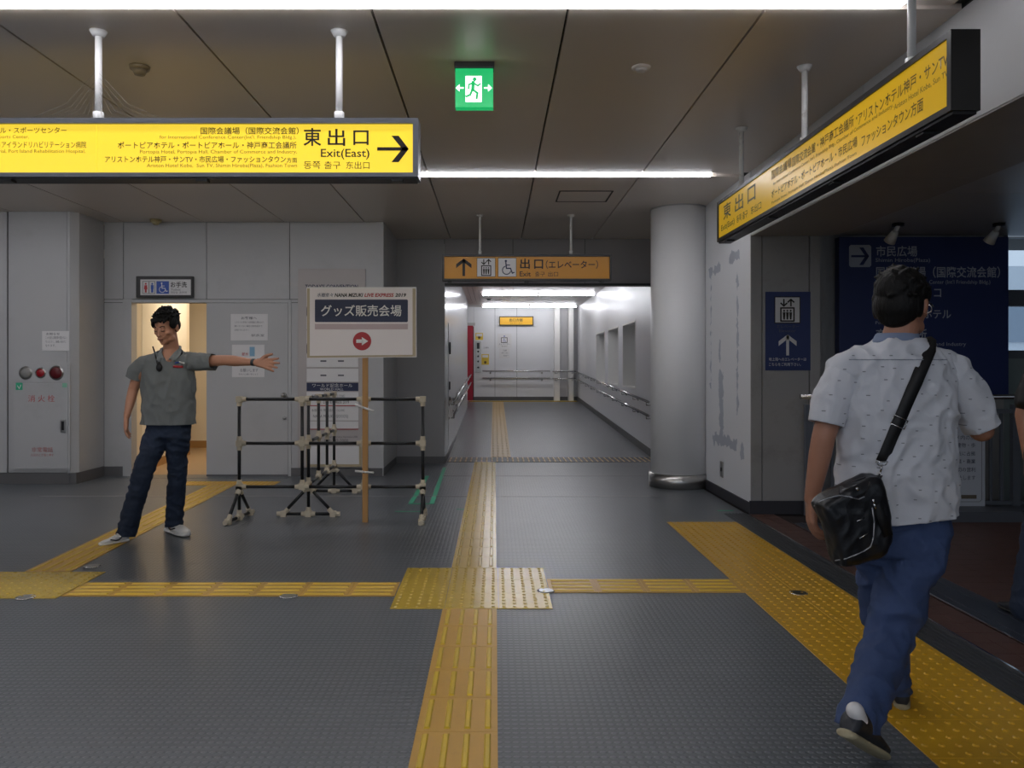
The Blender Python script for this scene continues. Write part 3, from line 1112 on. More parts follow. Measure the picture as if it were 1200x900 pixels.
notice('wrinkled white paper notice above the hydrant cabinet', 49.5, 388, 81, 411, 9.233,
       [('この付近に荷物等を置かない', .12, .9, 394, 397.5), ('でください。避難の妨げに', .12, .88, 399, 402), ('なります。', .12, .5, 403.5, 406.5)], head=('お知らせ', .15, .65, 389.7, 392.8))
notice('upper white printed notice on the grey door', 270.5, 368, 314, 399, 9.893,
       [('こちらのお手洗いは終電後に閉めます。', .1, .9, 376.5, 378.8), ('開いていない場合は駅係員まで', .1, .85, 381, 383.3), ('お知らせください。', .1, .5, 385.5, 387.8), ('駅長室', .55, .9, 391.5, 394.5)], head=('お客様へ', .28, .7, 371, 374.4))
t = notice('lower notice with a blue picture, behind the outstretched hand', 272, 404, 310, 442, 9.893,
           [('お願いします', .25, .8, 432, 436), ('きれいに使いましょう', .2, .8, 437.5, 439.5)], head=('節水', .3, .5, 413, 417, M['red']))
flat('picture', [rect(292.5, 406.5, 298.5, 417.5)], yplane(9.887), M['bluep'], t)
# restroom sign
a, b_ = P(161, 324, 9.88), P(227, 349, 9.88)
t = thing('restroom_sign', 'framed restroom sign with red, blue and wheelchair pictograms over the doorway', 'sign', ((a.x + b_.x) / 2, 9.88, b_.z))
obj('frame', BX(a.x, b_.x, 9.84, 9.9, b_.z, a.z, bevel=.008), M['framed'], t)
yf = 9.838
a, b_ = P(164.5, 327.5, yf), P(223.5, 345.8, yf)
obj('face', BX(a.x, b_.x, yf, yf + .01, b_.z, a.z), M['paper'], t)
y1, y2 = yplane(yf - .001), yplane(yf - .002)
flat('pictogram', [disc(170.8, 332.6, 1.1), [(169.3, 334.2), (172.3, 334.2), (172.9, 339), (168.7, 339)], rect(169.7, 339, 171.9, 342.8)], y1, M['red'], t)
flat('pictogram', [disc(178.4, 332.6, 1.1), rect(176.7, 334, 180.1, 338.8), rect(177.1, 338.8, 179.7, 342.8)], y1, M['blue_t'], t)
flat('pictogram', stroke([(167.2, 329.8), (181.6, 329.8), (181.6, 344), (167.2, 344), (167.2, 329.8)], .5) + [rect(174.3, 330, 174.9, 343.8)], y1, M['ink'], t)
flat('pictogram_ground', [rect(183.3, 329.5, 198, 344.3)], y1, M['blue_t'], t)
flat('pictogram', wheelchair_icon(183.3, 329.5, 198, 344.3), y2, M['white'], t)
txt('お手洗', 200, 219, 330.2, 337, y1, M['ink'], t, bold=.02)
txt('Toilets', 200.3, 211.5, 338, 340.6, y1, M['grey_ink'], t)
txt('화장실  洗手间', 200.3, 218.6, 341.4, 344, y1, M['grey_ink'], t)

# convention board on the wall
Yb = 9.87
a, b_ = P(349, 315, Yb), P(428, 548, Yb)
t = thing('convention_board', 'tall wall board of event name plates behind the placard', 'notice board', ((a.x + b_.x) / 2, Yb, b_.z))
obj('panel', BX(a.x, b_.x, Yb, Yb + .03, b_.z, a.z, bevel=.004), mat('board ground', '#b0a9a6', .45, var=.03), t)
y1 = yplane(Yb - .009)
txt("TODAY'S CONVENTION", 357.5, 419.5, 333.3, 338.5, yplane(Yb - .001), M['navy'], t, bold=.02)
rows = [(341, 359, 'w', None, None), (360, 370, 'n', '国際展示場', 'KOBE INTERNATIONAL EXHIBITION HALL'), (371, 386, 'w', None, None), (387, 402.5, 'w', None, None), (403.5, 414, 'n', None, None),
        (415, 430.6, 'w', None, None), (431.8, 447.6, 'w', None, None), (448.2, 458.4, 'n', 'ワールド記念ホール', 'WORLD HALL'),
        (459, 475, 'w', None, None), (475.9, 493, 'w', None, None), (493.5, 502.5, 'w', None, None)]
for (v0, v1, k, s1, s2) in rows:
    p, q = P(359.5, v0, Yb), P(420, v1, Yb)
    o = obj('name_plate', BX(p.x, q.x, Yb - .008, Yb, q.z + .003, p.z - .003), M['paper'] if k == 'w' else M['navy'], t)
    if s1:
        txt(s1, 366, 413, v0 + 1.2, v0 + 5.6, y1, M['paper'], o)
        txt(s2, 375, 402.5 if len(s2) < 12 else 408, v0 + 6.4, v1 - .8, y1, M['paper'], o)
    elif k == 'w' and v1 - v0 > 14 and v0 < 440:
        for u in (375.5, 396):
            flat('slot', [rect(u, v0 + 7.2, u + 7, v0 + 9)], y1, M['grey_ink'], o)
txt('水樹奈々 コンサート（17:00）', 365, 404, 462, 466, y1, M['grey_ink'], t)
txt('LIVE EXPRESS 2019', 379, 409, 469.5, 473, y1, M['ink'], t)
txt('水樹奈々 物販会場（12:00）', 365, 404, 479, 482.5, y1, M['grey_ink'], t)
txt('NANA MIZUKI (GOODS)', 367, 408, 486, 490.5, y1, M['grey_ink'], t)
for v in (475.4, 503):
    flat('divider', [rect(359.5, v - .4, 420, v + .4)], yplane(Yb - .0095), M['red'], t)
txt('Port Island Area Information 2000', 385, 419, 510.8, 513, yplane(Yb - .001), M['grey_ink'], t)
txt('078-302-2000', 380, 408, 514.5, 518, yplane(Yb - .001), M['grey_ink'], t)
p, q = P(362, 523, Yb), P(421, 544, Yb)
obj('lower_panel', BX(p.x, q.x, Yb - .01, Yb, q.z, p.z, bevel=.004), M['paper'], t)
fb = bmesh.new()
box(fb, p.x - .03, q.x + .03, Yb - .014, Yb, q.z - .03, q.z)
box(fb, p.x - .03, p.x, Yb - .012, Yb, q.z, p.z)
box(fb, q.x, q.x + .03, Yb - .012, Yb, q.z, p.z)
obj('lower_frame', fb, M['tapey'], t)

# switch plate on patched wall
p = (2.325, 8.26, .29)
t = thing('switch_plate', 'small grey metal plate low on the patched white wall', 'switch plate', p)
obj('plate', BX(2.318, 2.33, 8.21, 8.31, .21, .37, bevel=.004), M['steel'], t)
obj('toggle', BX(2.312, 2.319, 8.245, 8.275, .27, .31, bevel=.002), M['framed'], t)

# blue elevator poster on the pillar
Yq = 7.345
a, b_ = P(897, 342, Yq), P(949.5, 434, Yq)
t = thing('elevator_poster', 'blue elevator sign with white up arrow on the grey pillar', 'sign', ((a.x + b_.x) / 2, Yq, b_.z))
obj('plate', BX(a.x, b_.x, Yq - .006, Yq + .005, b_.z, a.z), M['blue'], t)
y1, y2 = yplane(Yq - .007), yplane(Yq - .008)
flat('pictogram_ground', [rect(908, 348, 937.5, 378.5)], y1, M['paper'], t)
flat('pictogram', elevator_icon(908, 348.5, 937.5, 378), y2, M['ink'], t)
flat('pictogram_border', stroke([(908, 348), (937.5, 348), (937.5, 378.5), (908, 378.5), (908, 348)], 1.1), yplane(Yq - .0085), M['ink'], t)
txt('エレベーター', 910, 936.5, 380.5, 384.5, y1, M['grey_ink'], t)
txt('Elevator', 913, 932.5, 386, 389.3, y1, M['grey_ink'], t)
flat('arrow', arrow(912.5, 392, 933.5, 416.5, 'u'), y1, M['paper'], t)
txt('地上階へのエレベーターは', 901, 945, 419, 423, y1, M['paper'], t)
txt('こちらをご利用下さい。', 901, 938.5, 425, 429, y1, M['paper'], t)

# big blue direction board
Yq = 7.74
a, b_ = P(983.5, 277.5, Yq), P(1182, 463, Yq)
t = thing('direction_board', 'large dark blue direction board behind the man with the bag', 'sign', ((a.x + b_.x) / 2, Yq, b_.z))
obj('board', BX(a.x, b_.x, Yq, Yq + .1, b_.z, a.z, bevel=.006), M['blue'], t)
y1, y2 = yplane(Yq - .001), yplane(Yq - .002)
gp = mat('grey white print', '#b0b4c0', .5)
flat('arrow_ground', [[(997, 287), (1019, 287), (1021, 289), (1021, 311), (1019, 313), (997, 313), (995, 311), (995, 289)]], y1, gp, t)
flat('arrow', arrow(997.5, 290, 1018.5, 310.5, 'r', .12), y2, M['blue'], t)
for s, u0, u1, v0, v1, bo in [('市民広場', 1026.7, 1075, 288, 300.7, .012), ('Shimin Hiroba(Plaza)', 1026, 1090, 302.5, 308.3, 0),
                              ('国際会議場（国際交流会館）', 1026.7, 1172, 312.2, 325.6, .012),
                              ("International Conference Center (Int'l Friendship Bldg.)", 1026, 1160.5, 328, 334, 0),
                              ('コ', 1094.5, 1103, 338.6, 348, .012), ('ポートピアホテル', 1026.7, 1114.5, 362.3, 373.3, .012),
                              ('Portopia Hotel', 1026, 1062, 376.4, 381, 0), ('商工会議所', 1026.7, 1086, 385.5, 398, .012),
                              ('Chamber of Commerce and Industry', 1026, 1132, 401, 406.6, 0), ('ファッションタウン', 1026.7, 1114.5, 410.6, 420, .012)]:
    txt(s, u0, u1, v0, v1, y1, gp, t, bold=bo)

# railing with notice
Yr = 7.26
t = thing('railing', 'grey steel railing with chrome handrail before the blue direction board', 'railing', (4, Yr, .09))
b = bmesh.new()
cyl(b, (2.74, Yr - .03, 1.07), (8, Yr - .03, 1.07), .024, .024, 12)
obj('handrail', b, M['chrome'], t, True)
obj('rail', BX(3.0, 8, Yr - .015, Yr + .015, .92, .96), M['rail'], t)
obj('rail', BX(3.0, 8, Yr - .015, Yr + .015, .1, .135), M['rail'], t)
for x in (2.79, 4.65, 6.5):
    obj('post', BX(x, x + .065, Yr - .025, Yr + .025, .09 if x > 3 else 0, 1.0), M['rail'], t)
x = 2.93
while x < 5.4:
    if not (4.6 < x < 4.75):
        obj('baluster', BX(x, x + .022, Yr - .011, Yr + .011, .13, .93), M['rail'], t)
    x += .095
struct('trim_18', BX(3.0, 8, 6.94, 7.36, 0, .09), M['rail'])
Yn = 7.235
a, b_ = P(1072, 484, Yn), P(1154, 595, Yn)
t = thing('prohibition_notice', 'white notice board hung on the railing behind the man with the bag', 'notice', ((a.x + b_.x) / 2, Yn, b_.z))
obj('plate', BX(a.x, b_.x, Yn - .006, Yn + .006, b_.z, a.z, bevel=.002), mat('notice white', '#c4c8d0', .4), t)
y1 = yplane(Yn - .0075)
flat('border', stroke([(1076, 588), (1148, 588), (1150.5, 585.5), (1150.5, 488), (1076, 488)], .5), y1, M['grey_ink'], t)
for s, u0, u1, v0, v1 in [('ランド内の施', 1108, 1143, 510, 515.5), ('設・建物・歩', 1110, 1143, 519, 524.5), ('を不法に占拠', 1111, 1143, 529, 534),
                          ('災営業・商業', 1111, 1143, 538, 543.3), ('や一切の営利', 1111, 1143, 547.7, 553), ('とを禁止します', 1108, 1143, 557, 562.5)]:
    txt(s, u0, u1, v0, v1, y1, M['navy'], t)
flat('stripe', [rect(1100, 580, 1144.5, 584.5)], y1, mat('tan stripe', '#6e6354', .5), t)

# corridor signs
Yc = RY1 - .005
a, b_ = P(585, 370.8, Yc), P(625, 381.4, Yc)
t = thing('exit_sign', 'small yellow exit sign high on the corridor back wall', 'sign', ((a.x + b_.x) / 2, Yc, b_.z))
obj('frame', BX(a.x, b_.x, Yc - .08, Yc, b_.z, a.z, bevel=.008), M['framed'], t)
a, b_ = P(586, 371.8, Yc - .08), P(624, 380.4, Yc - .08)
obj('face', BX(a.x, b_.x, Yc - .085, Yc - .078, b_.z, a.z), mat('yellow exit face', '#dca51c', .4, emit=.15), t)
y1 = yplane(Yc - .087)
txt('出口方面', 597, 612.5, 373.2, 376.8, y1, M['ink'], t, bold=.02)
txt('Exit 출구 出口', 598, 612, 377.6, 379.3, y1, M['ink3'], t)
t = notice('lift pictogram notice on the corridor back wall', 583, 391, 599.5, 407.6, Yc, [('エレベーター', .1, .9, 402.3, 404.3), ('Elevator', .3, .7, 405, 406.3)])
flat('pictogram', stroke([(587.5, 395.8), (594.3, 395.8), (594.3, 401.5), (587.5, 401.5), (587.5, 395.8)], .7), yplane(Yc - .005), M['ink'], t)
flat('pictogram', [disc(591, 394, .8)] + wheelchair_icon(588.2, 396, 593.8, 401.4), yplane(Yc - .006), M['blue_t'], t)
notice('white text paper below the lift pictogram notice', 585, 408.3, 597.3, 420, Yc, [('ご案内のお願い', .15, .85, 413, 414.3), ('係員まで', .4, .85, 416, 417.6)], head=('ご注意', .35, .7, 409.8, 411.6))
for lab, q in (('yellow safety sticker above the lift call panel', (557.2, 390.2, 566, 398.4)), ('yellow safety sticker right of the lift call panel', (564.3, 415, 573, 427.4))):
    t = notice(lab, *q, Yc, [], m=mat('yellow sticker', '#d9b93a', .5), name='safety_sticker')
    flat('picture', [rect(q[0] + 1, q[1] + 1, q[2] - 1, q[1] + 4)], yplane(Yc - .005), M['paper'], t)
    flat('picture', [disc((q[0] + q[2]) / 2, q[3] - 2.8, 1.6)], yplane(Yc - .005), M['ink3'], t)
notice('faint white sheet between lift panel and pictogram notice', 565, 404.5, 574.5, 411.5, Yc, [('ご利用案内', .15, .8, 406.5, 408.5)], m=M['wall_w'])
a, b_ = P(557, 400, Yc), P(563.8, 436.5, Yc)
t = thing('lift_call_panel', 'grey steel lift call panel beside the crimson lift door', 'control panel', ((a.x + b_.x) / 2, Yc, b_.z))
obj('plate', BX(a.x, b_.x, Yc - .03, Yc, b_.z, a.z, bevel=.004), M['steel'], t)
flat('display', [rect(558.7, 401.8, 562, 408.8)], yplane(Yc - .032), M['black'], t)
for v in (412, 417.5, 423.5, 430.5):
    p = P(560.4, v, Yc - .03)
    b = bmesh.new()
    cyl(b, p, p - Vector((0, .01, 0)), .03, .025, 12)
    obj('button', b, M['framed'], t, True)
# left corridor wall fittings: X = -.7, given by depth and height
t = thing('door_control', 'small black control box on the glossy left corridor wall', 'control panel', (-.69, 12.35, 1.62))
obj('box', BX(-.705, -.672, 12.25, 12.42, 1.54, 1.72, bevel=.004), M['black'], t)
obj('plate', BX(-.708, -.697, 12.2, 12.47, 1.5, 1.76), M['steel'], t)
t = thing('wall_cabinet', 'flush steel service cabinet door on the left corridor wall', 'cabinet', (-.69, 12.5, .1))
obj('door', BX(-.703, -.694, 12.1, 12.95, .12, 2.0, bevel=.002), M['steel_w'], t)
obj('handle', BX(-.7, -.676, 12.2, 12.26, 1.0, 1.12), M['black'], t)
b = bmesh.new()
cyl(b, (-.7, 12.3, .86), (-.68, 12.3, .86), .03, .03, 12)
obj('lock', b, M['black'], t, True)

# ================================================================== HANGING SIGNS
def hanger(t, x, y, zt, m, r=.018):
    b = bmesh.new()
    cyl(b, (x, y, zt), (x, y, CZ - .02), r, r, 12)
    cyl(b, (x, y, zt), (x, y, zt + .05), r * 1.5, r * 1.5, 12)
    o = obj('hanger', b, m, t, True)
    b = bmesh.new()
    cyl(b, (x, y, CZ - .03), (x, y, CZ), .028, .045, 16)
    obj('ceiling_rose', b, m, o, True)
    return o


# main left sign
YS = 4.22
X1 = P(490, 0, YS).x
zt, zb = P(0, 138, YS).z, P(0, 207, YS).z
t = thing('hanging_sign', 'long lit yellow exit sign with right arrow hanging at upper left', 'sign', (-2.4, YS + .07, zb))
X0 = -4.6
fb = bmesh.new()
box(fb, X0, X1, YS, YS + .14, zt - .028, zt)
box(fb, X0, X1, YS, YS + .14, zb, zb + .022)
box(fb, X1 - .028, X1, YS, YS + .14, zb + .022, zt - .028)
box(fb, X0, X0 + .028, YS, YS + .14, zb + .022, zt - .028)
obj('frame', fb, M['frame'], t)
for a, b_ in ((X0 + .028, P(111, 0, YS).x - .001), (P(111, 0, YS).x + .001, X1 - .028)):
    obj('face', BX(a, b_, YS + .02, YS + .12, zb + .022, zt - .028), M['yel_lit'], t)
obj('underside', BX(X0 + .01, X1 - .01, YS + .01, YS + .13, zb - .008, zb), M['black'], t)
for px in (5, 235, 465):
    x = P(px, 0, YS).x
    obj('clip', BX(x - .03, x + .03, YS + .012, YS + .06, zb - .022, zb - .006, bevel=.003), M['framed'], t)
for px in (115.5, 397.5):
    x = P(px, 0, 4.29).x
    hanger(t, x, 4.29, zt, M['tube'])
hanger(t, -3.39, 4.29, zt, M['tube'])
ym = yplane(YS + .018)
for s, u0, u1, v0, v1, m, bo in [
    ('ル・スポーツセンター', 0, 78, 149, 156, M['ink3'], .006), ('Sports Center,', -4, 34, 158.2, 163.4, M['ink2'], 0),
    ('トアイランドリハビリテーション病院', -3, 101, 165.5, 173.5, M['ink3'], .006), ('Memorial, Port Island Rehabilitation Hospital,', -18, 100, 175, 180.3, M['ink2'], 0),
    ('国際会議場（国際交流会館）', 235, 350, 149, 157.6, M['ink3'], .01), ("for International Conference Center(Int'l. Friendship Bldg.),", 187, 347, 158.4, 163.8, M['ink2'], 0),
    ('ポートピアホテル・ポートピアホール・神戸商工会議所', 138, 347.5, 166, 174.2, M['ink3'], .01),
    ('Portopia Hotel, Portopia Hall, Chamber of Commerce and Industry,', 164, 348, 175.6, 181, M['ink2'], 0),
    ('アリストンホテル神戸・サンTV・市民広場・ファッションタウン', 123, 335, 182.6, 190.6, M['ink3'], .01), ('方面', 336, 348, 184.6, 190.6, M['ink3'], .01),
    ('Ariston Hotel Kobe,  Sun TV, Shimin Hiroba(Plaza), Fashion Town', 172, 348, 191.7, 197.2, M['ink2'], 0),
    ('東', 355.5, 376.5, 150, 171, M['ink'], .012), ('出', 384, 404.5, 151, 171, M['ink'], .012), ('口', 414, 432, 152.8, 170, M['ink'], .012),
    ('Exit(East)', 376, 433, 174.3, 187, M['ink'], .008), ('동쪽', 356, 375.5, 189, 198, M['ink'], 0), ('출구', 380, 399, 189, 198, M['ink'], 0), ('东出口', 405.5, 433, 189.2, 198, M['ink'], 0)]:
    txt(s, u0, u1, v0, v1, ym, m, t, bold=bo)
flat('arrow', arrow(442, 159, 479, 190, 'r', .13), ym, M['ink'], t)
# cobweb beside the hanger
cw = bmesh.new()
hx = P(115.5, 0, 4.29).x
for s in (-1, 1):
    for k in range(7):
        q0 = Vector((hx + s * .015, 4.27, zt + .10 + .025 * k))
        q1 = Vector((hx + s * (.1 + .045 * k), 4.27 + .01 * (k % 3), zt + .001))
        m_ = q0.lerp(q1, .5) + Vector((-s * .03, 0, -.035))
        tube(cw, [q0, m_, q1], .0006, 4)
tag(obj('cobweb', cw, mat('cobweb', '#8d8781', .8)), 'thin grey cobweb around left hanger of the upper left sign', 'cobweb')

# right sign, facing left
XS, XB = 1.77, 1.885
Y0, Y1 = 3.13, 6.43
zt, zb = 2.645, 2.33
t = thing('hanging_sign', 'long dark framed yellow sign hanging edge-on at upper right', 'sign', (1.83, 4.8, zb))
fb = bmesh.new()
box(fb, XS, XB, Y0, Y1, zt - .025, zt)
box(fb, XS, XB, Y0, Y1, zb, zb + .025)
box(fb, XS, XB, Y0, Y0 + .03, zb + .025, zt - .025)
box(fb, XS, XB, Y1 - .03, Y1, zb + .025, zt - .025)
box(fb, XS + .02, XB, Y0 + .03, Y1 - .03, zb + .025, zt - .025)
obj('frame', fb, M['framed'], t)
obj('face', BX(XS + .008, XS + .02, Y0 + .03, Y1 - .03, zb + .025, zt - .025), M['yel_dim'], t)
obj('underside', BX(XS + .012, XB - .01, Y0 + .01, Y1 - .01, zb - .012, zb), M['black'], t)
for y in (3.4, 4.3, 5.3, 6.25):
    obj('clip', BX(XS + .02, XS + .08, y - .03, y + .03, zb - .022, zb - .01, bevel=.003), M['black'], t)
for y in (3.56, 4.79, 6.02):
    hanger(t, 1.84, y, zt, M['rust'] if y > 4 else M['tube'])
mx_ = lambda u, v: Vector((XS + .0065, u, v))
yx = lambda px: XS * F / (px - CX)
zr = lambda f: (zt - .025) - f * (zt - zb - .05)
for s, a, b_, f0, f1, m in [('東', 6.27, 6.07, .1, .55, M['ink']), ('出', 5.97, 5.77, .1, .55, M['ink']), ('口', 5.67, 5.5, .12, .53, M['ink']),
                            ('Exit(East)', 6.33, 5.98, .66, .88, M['ink']), ('동쪽 출구', 5.93, 5.67, .66, .86, M['ink']), ('东出口', 5.6, 5.38, .66, .86, M['ink']),
                            ('国際会議場', yx(903), yx(926), .1, .32, M['ink3']), ('国際交流会館・神戸商工会議所・', yx(927), yx(1003), .13, .35, M['ink3']),
                            ('アリストンホテル神戸・サンTV', yx(1004), yx(1109), .17, .4, M['ink3']),
                            ("for International Conference Center, Int'l. Friendship Bldg., Chamber of Commerce and Industry,", yx(905), yx(1045), .4, .5, M['ink2']),
                            ('Ariston Hotel Kobe, Sun TV', yx(1046), yx(1109), .45, .56, M['ink2']),
                            ('ポートピアホテル・ポートピアホール・市民広場', yx(903), yx(1003), .57, .77, M['ink3']), ('ファッションタウン方面', yx(1008), yx(1080), .62, .84, M['ink3']),
                            ('Portopia Hotel, Portopia Hall, Shimin Hiroba(Plaza), Fashion Town', yx(903), yx(1002), .84, .93, M['ink2'])]:
    txt(s, a, b_, zr(f0), zr(f1), mx_, m, t, bold=.01)

# elevator sign
YE = 9.38
a, b_ = P(518, 298, YE), P(717, 329, YE)
t = thing('hanging_sign', 'unlit yellow elevator exit sign with up arrow hanging before the corridor', 'sign', ((a.x + b_.x) / 2, YE + .05, b_.z))
fb = bmesh.new()
box(fb, a.x, b_.x, YE, YE + .12, a.z - .025, a.z)
box(fb, a.x, b_.x, YE, YE + .12, b_.z, b_.z + .025)
box(fb, a.x, a.x + .025, YE, YE + .12, b_.z + .025, a.z - .025)
box(fb, b_.x - .025, b_.x, YE, YE + .12, b_.z + .025, a.z - .025)
obj('frame', fb, M['framed'], t)
obj('face', BX(a.x + .025, b_.x - .025, YE + .015, YE + .1, b_.z + .025, a.z - .025), M['yel_off'], t)
for px in (562.5, 669):
    x = P(px, 0, 9.45).x
    hanger(t, x, 9.44, a.z, M['rust'], .014)
for px in (527, 617, 706):
    x = P(px, 0, YE).x
    obj('clip', BX(x - .025, x + .025, YE + .02, YE + .06, b_.z - .02, b_.z, bevel=.003), M['framed'], t)
y1, y2 = yplane(YE + .0135), yplane(YE + .0125)
flat('arrow', arrow(534.5, 303, 552.5, 323.5, 'u', .17), y1, M['ink'], t)
for (u0, u1) in ((559, 580.3), (583.8, 605)):
    flat('pictogram_ground', [rect(u0, 302.4, u1, 324.2)], y1, M['paper'], t)
    flat('pictogram_border', stroke([(u0, 302.4), (u1, 302.4), (u1, 324.2), (u0, 324.2), (u0, 302.4)], .5), y2, M['ink3'], t)
flat('pictogram', elevator_icon(559.5, 302.4, 580, 324), y2, M['ink'], t)
flat('pictogram', wheelchair_icon(584, 302.4, 605, 324), y2, M['navy'], t)
for s, u0, u1, v0, v1, bo in [('出', 609.5, 621, 303, 315, .02), ('口', 626, 636.5, 304.2, 315, .02), ('（エレベーター）', 639.5, 701, 305, 315, .012),
                              ('Exit', 609, 622, 318, 324, .01), ('출구', 627, 638.5, 318.3, 324, 0), ('出口', 642.3, 654, 318.3, 324, 0)]:
    txt(s, u0, u1, v0, v1, y1, M['ink'], t, bold=bo)

# green exit sign
YG = 4.72
a, b_ = P(533.5, 80, YG), P(578, 126, YG)
t = thing('emergency_exit_sign', 'lit green running-man exit sign mounted on the ceiling', 'sign', ((a.x + b_.x) / 2, YG + .03, b_.z))
obj('mount', BX(a.x - .005, b_.x + .005, YG - .01, YG + .07, a.z, CZ, bevel=.004), M['framed'], t)
obj('box', BX(a.x, b_.x, YG, YG + .06, b_.z, a.z, bevel=.004), M['green_lit'], t)
y1, y2 = yplane(YG - .0015), yplane(YG - .0025)
u = lambda z: 533.5 + z
flat('pictogram', [rect(545.5, 89, 564.5, 119.5)], y1, M['white_lit'], t)
man = [disc(556.2, 92.8, 2.3)] + stroke([(554.5, 96), (554, 105)], 3.8) + stroke([(554, 105), (559.5, 109), (558.5, 115.5)], 2.6) + \
    stroke([(553.5, 105), (551, 111), (546.5, 113)], 2.6) + stroke([(554.5, 97), (560, 100.5), (563, 98)], 2) + stroke([(554, 97), (549.5, 99), (549, 104)], 2)
flat('pictogram', man, y2, M['green_lit'], t)
for s in (-1, 1):
    c = 555.3 + s * 17.2
    flat('arrow', [[(c + s * 4, 103), (c - s * .5, 98.6), (c - s * .5, 107.4)], rect(min(c - s * 5.2, c), 102.1, max(c - s * 5.2, c), 103.9)], y1, M['white_lit'], t)

# ================================================================== BARRICADES, PLACARD
def joint(t, p, arms):
    """ivory plastic fitting: a collar plus sleeves toward the arms"""
    b = bmesh.new()
    p = Vector(p)
    bmesh.ops.create_cube(b, size=.05, matrix=Matrix.Translation(p))
    arms = [Vector(a) for a in arms]
    for a in arms:
        cyl(b, p, p + a.normalized() * .062, .023, .021, 10)
    for i in range(len(arms)):
        for j in range(i + 1, len(arms)):
            if abs(arms[i].normalized().dot(arms[j].normalized())) < .3:
                u_, v_ = arms[i].normalized() * .058, arms[j].normalized() * .058
                nrm = u_.cross(v_).normalized() * .008
                f = [b.verts.new(p + q + nrm) for q in (Vector(), u_, v_)]
                g = [b.verts.new(p + q - nrm) for q in (Vector(), u_, v_)]
                b.faces.new(f)
                b.faces.new(g[::-1])
                for k in range(3):
                    b.faces.new((f[k], g[k], g[(k + 1) % 3], f[(k + 1) % 3]))
    return obj('joint', b, M['ivory'], t)


def pipe(t, name, p0, p1):
    b = bmesh.new()
    cyl(b, p0, p1, .0145, .0145, 10)
    return obj(name, b, M['pipe'], t, True)


def foot(t, base, ax, half=.27):
    """triangular foot: floor bar along ax, two braces up to the post"""
    base = Vector(base)
    ax = Vector(ax)
    up = Vector((0, 0, 1))
    top = base + up * .27
    lo_ = base + up * .026
    pipe(t, 'foot_bar', lo_ - ax * half, lo_ + ax * half)
    for s in (-1, 1):
        e = lo_ + ax * s * (half - .05)
        pipe(t, 'brace', top, e + up * .01)
        joint(t, e, [ax * s, (top - e)])
    joint(t, lo_, [ax, -ax, up])
    joint(t, top, [up, (lo_ + ax * half - top), (lo_ - ax * half - top)])


ZR = (1.056, .67, .29)
X = Vector((1, 0, 0))
Yv = Vector((0, 1, 0))
Zv = Vector((0, 0, 1))
YF = 7.05
xs_ = [-2.235, -1.685, -1.145, -.63]
t = thing('pipe_barricade', 'wide black pipe barricade with ivory joints standing across the frame', 'barricade', (-1.45, YF, 0), 'pipe barricades')
for i, z in enumerate(ZR):
    for a, b_ in zip(xs_, xs_[1:]):
        pipe(t, 'rail', (a, YF, z), (b_, YF, z))
for k, x in enumerate(xs_):
    end = k in (0, 3)
    pipe(t, 'post', (x, YF, .03 if end else ZR[2]), (x, YF, ZR[0]))
    for i, z in enumerate(ZR):
        arms = []
        if k > 0:
            arms.append(-X)
        if k < 3:
            arms.append(X)
        if z < 1:
            arms.append(Zv)
        if z > .4 or end:
            arms.append(-Zv)
        joint(t, (x, YF, z), arms)
    if end:
        foot(t, (x, YF, 0), Vector((.12 if k == 0 else -.03, 1, 0)).normalized())
ys_ = [7.2, 7.68, 8.13, 8.55]
t = thing('pipe_barricade', 'second black pipe barricade with ivory joints running away behind the wide one', 'barricade', (-1.66, 7.9, 0), 'pipe barricades')
xf = lambda y: -1.665 - (y - 7.2) * .03
for z in ZR:
    for a, b_ in zip(ys_, ys_[1:]):
        pipe(t, 'rail', (xf(a), a, z), (xf(b_), b_, z))
for k, y in enumerate(ys_):
    end = k in (0, 3)
    pipe(t, 'post', (xf(y), y, .03 if end else ZR[2]), (xf(y), y, ZR[0]))
    for i, z in enumerate(ZR):
        arms = []
        if k > 0:
            arms.append(-Yv)
        if k < 3:
            arms.append(Yv)
        if z < 1:
            arms.append(Zv)
        if z > .4 or end:
            arms.append(-Zv)
        joint(t, (xf(y), y, z), arms)
    if end:
        foot(t, (xf(y), y, 0), X)

YP = 6.93
t = thing('placard', 'white placard on a wooden stake with navy banner and red arrow', 'placard', (-1.12, YP, 0))
a, b_ = P(424.5, 0, YP).x, P(431, 0, YP).x
obj('stake', BX(a, b_, YP, YP + .03, 0, 1.95, bevel=.003), M['wood'], t)
bm = bmesh.new()
c4 = [P(359, 336.5, YP - .02), P(487.5, 336.5, YP - .02), P(488, 418.5, YP - .02), P(361.5, 420, YP - .02)]
f = [bm.verts.new(c) for c in c4]
g = [bm.verts.new(c + Vector((0, .018, 0))) for c in c4]
bm.faces.new(f)
bm.faces.new(g[::-1])
for i in range(4):
    bm.faces.new((f[i], g[i], g[(i + 1) % 4], f[(i + 1) % 4]))
bmesh.ops.recalc_face_normals(bm, faces=bm.faces[:])
bd = obj('board', bm, M['board'], t)
yb_ = yplane(YP - .0215)
yc_ = yplane(YP - .0225)
flat('edge_tape', [rect(359.8, 337.5, 363, 419.3), rect(483.5, 337.5, 487.2, 417.8), [(363, 417), (483.5, 415.8), (483.5, 418), (363, 419.3)]], yb_, M['tapey'], bd)
flat('edge_tape', [rect(360, 336.8, 487, 338)], yc_, M['white'], bd)
flat('banner', [[(369.5, 351), (477, 351), (478, 352), (478, 376.5), (477, 377.5), (369.8, 377.5), (369, 376.5), (369, 352)]], yb_, M['navy'], bd)
flat('banner_band', [rect(369, 379.5, 478, 386)], yb_, mat('pale pink band', '#c4b0b0', .5), bd)  # pale pink band below the navy banner
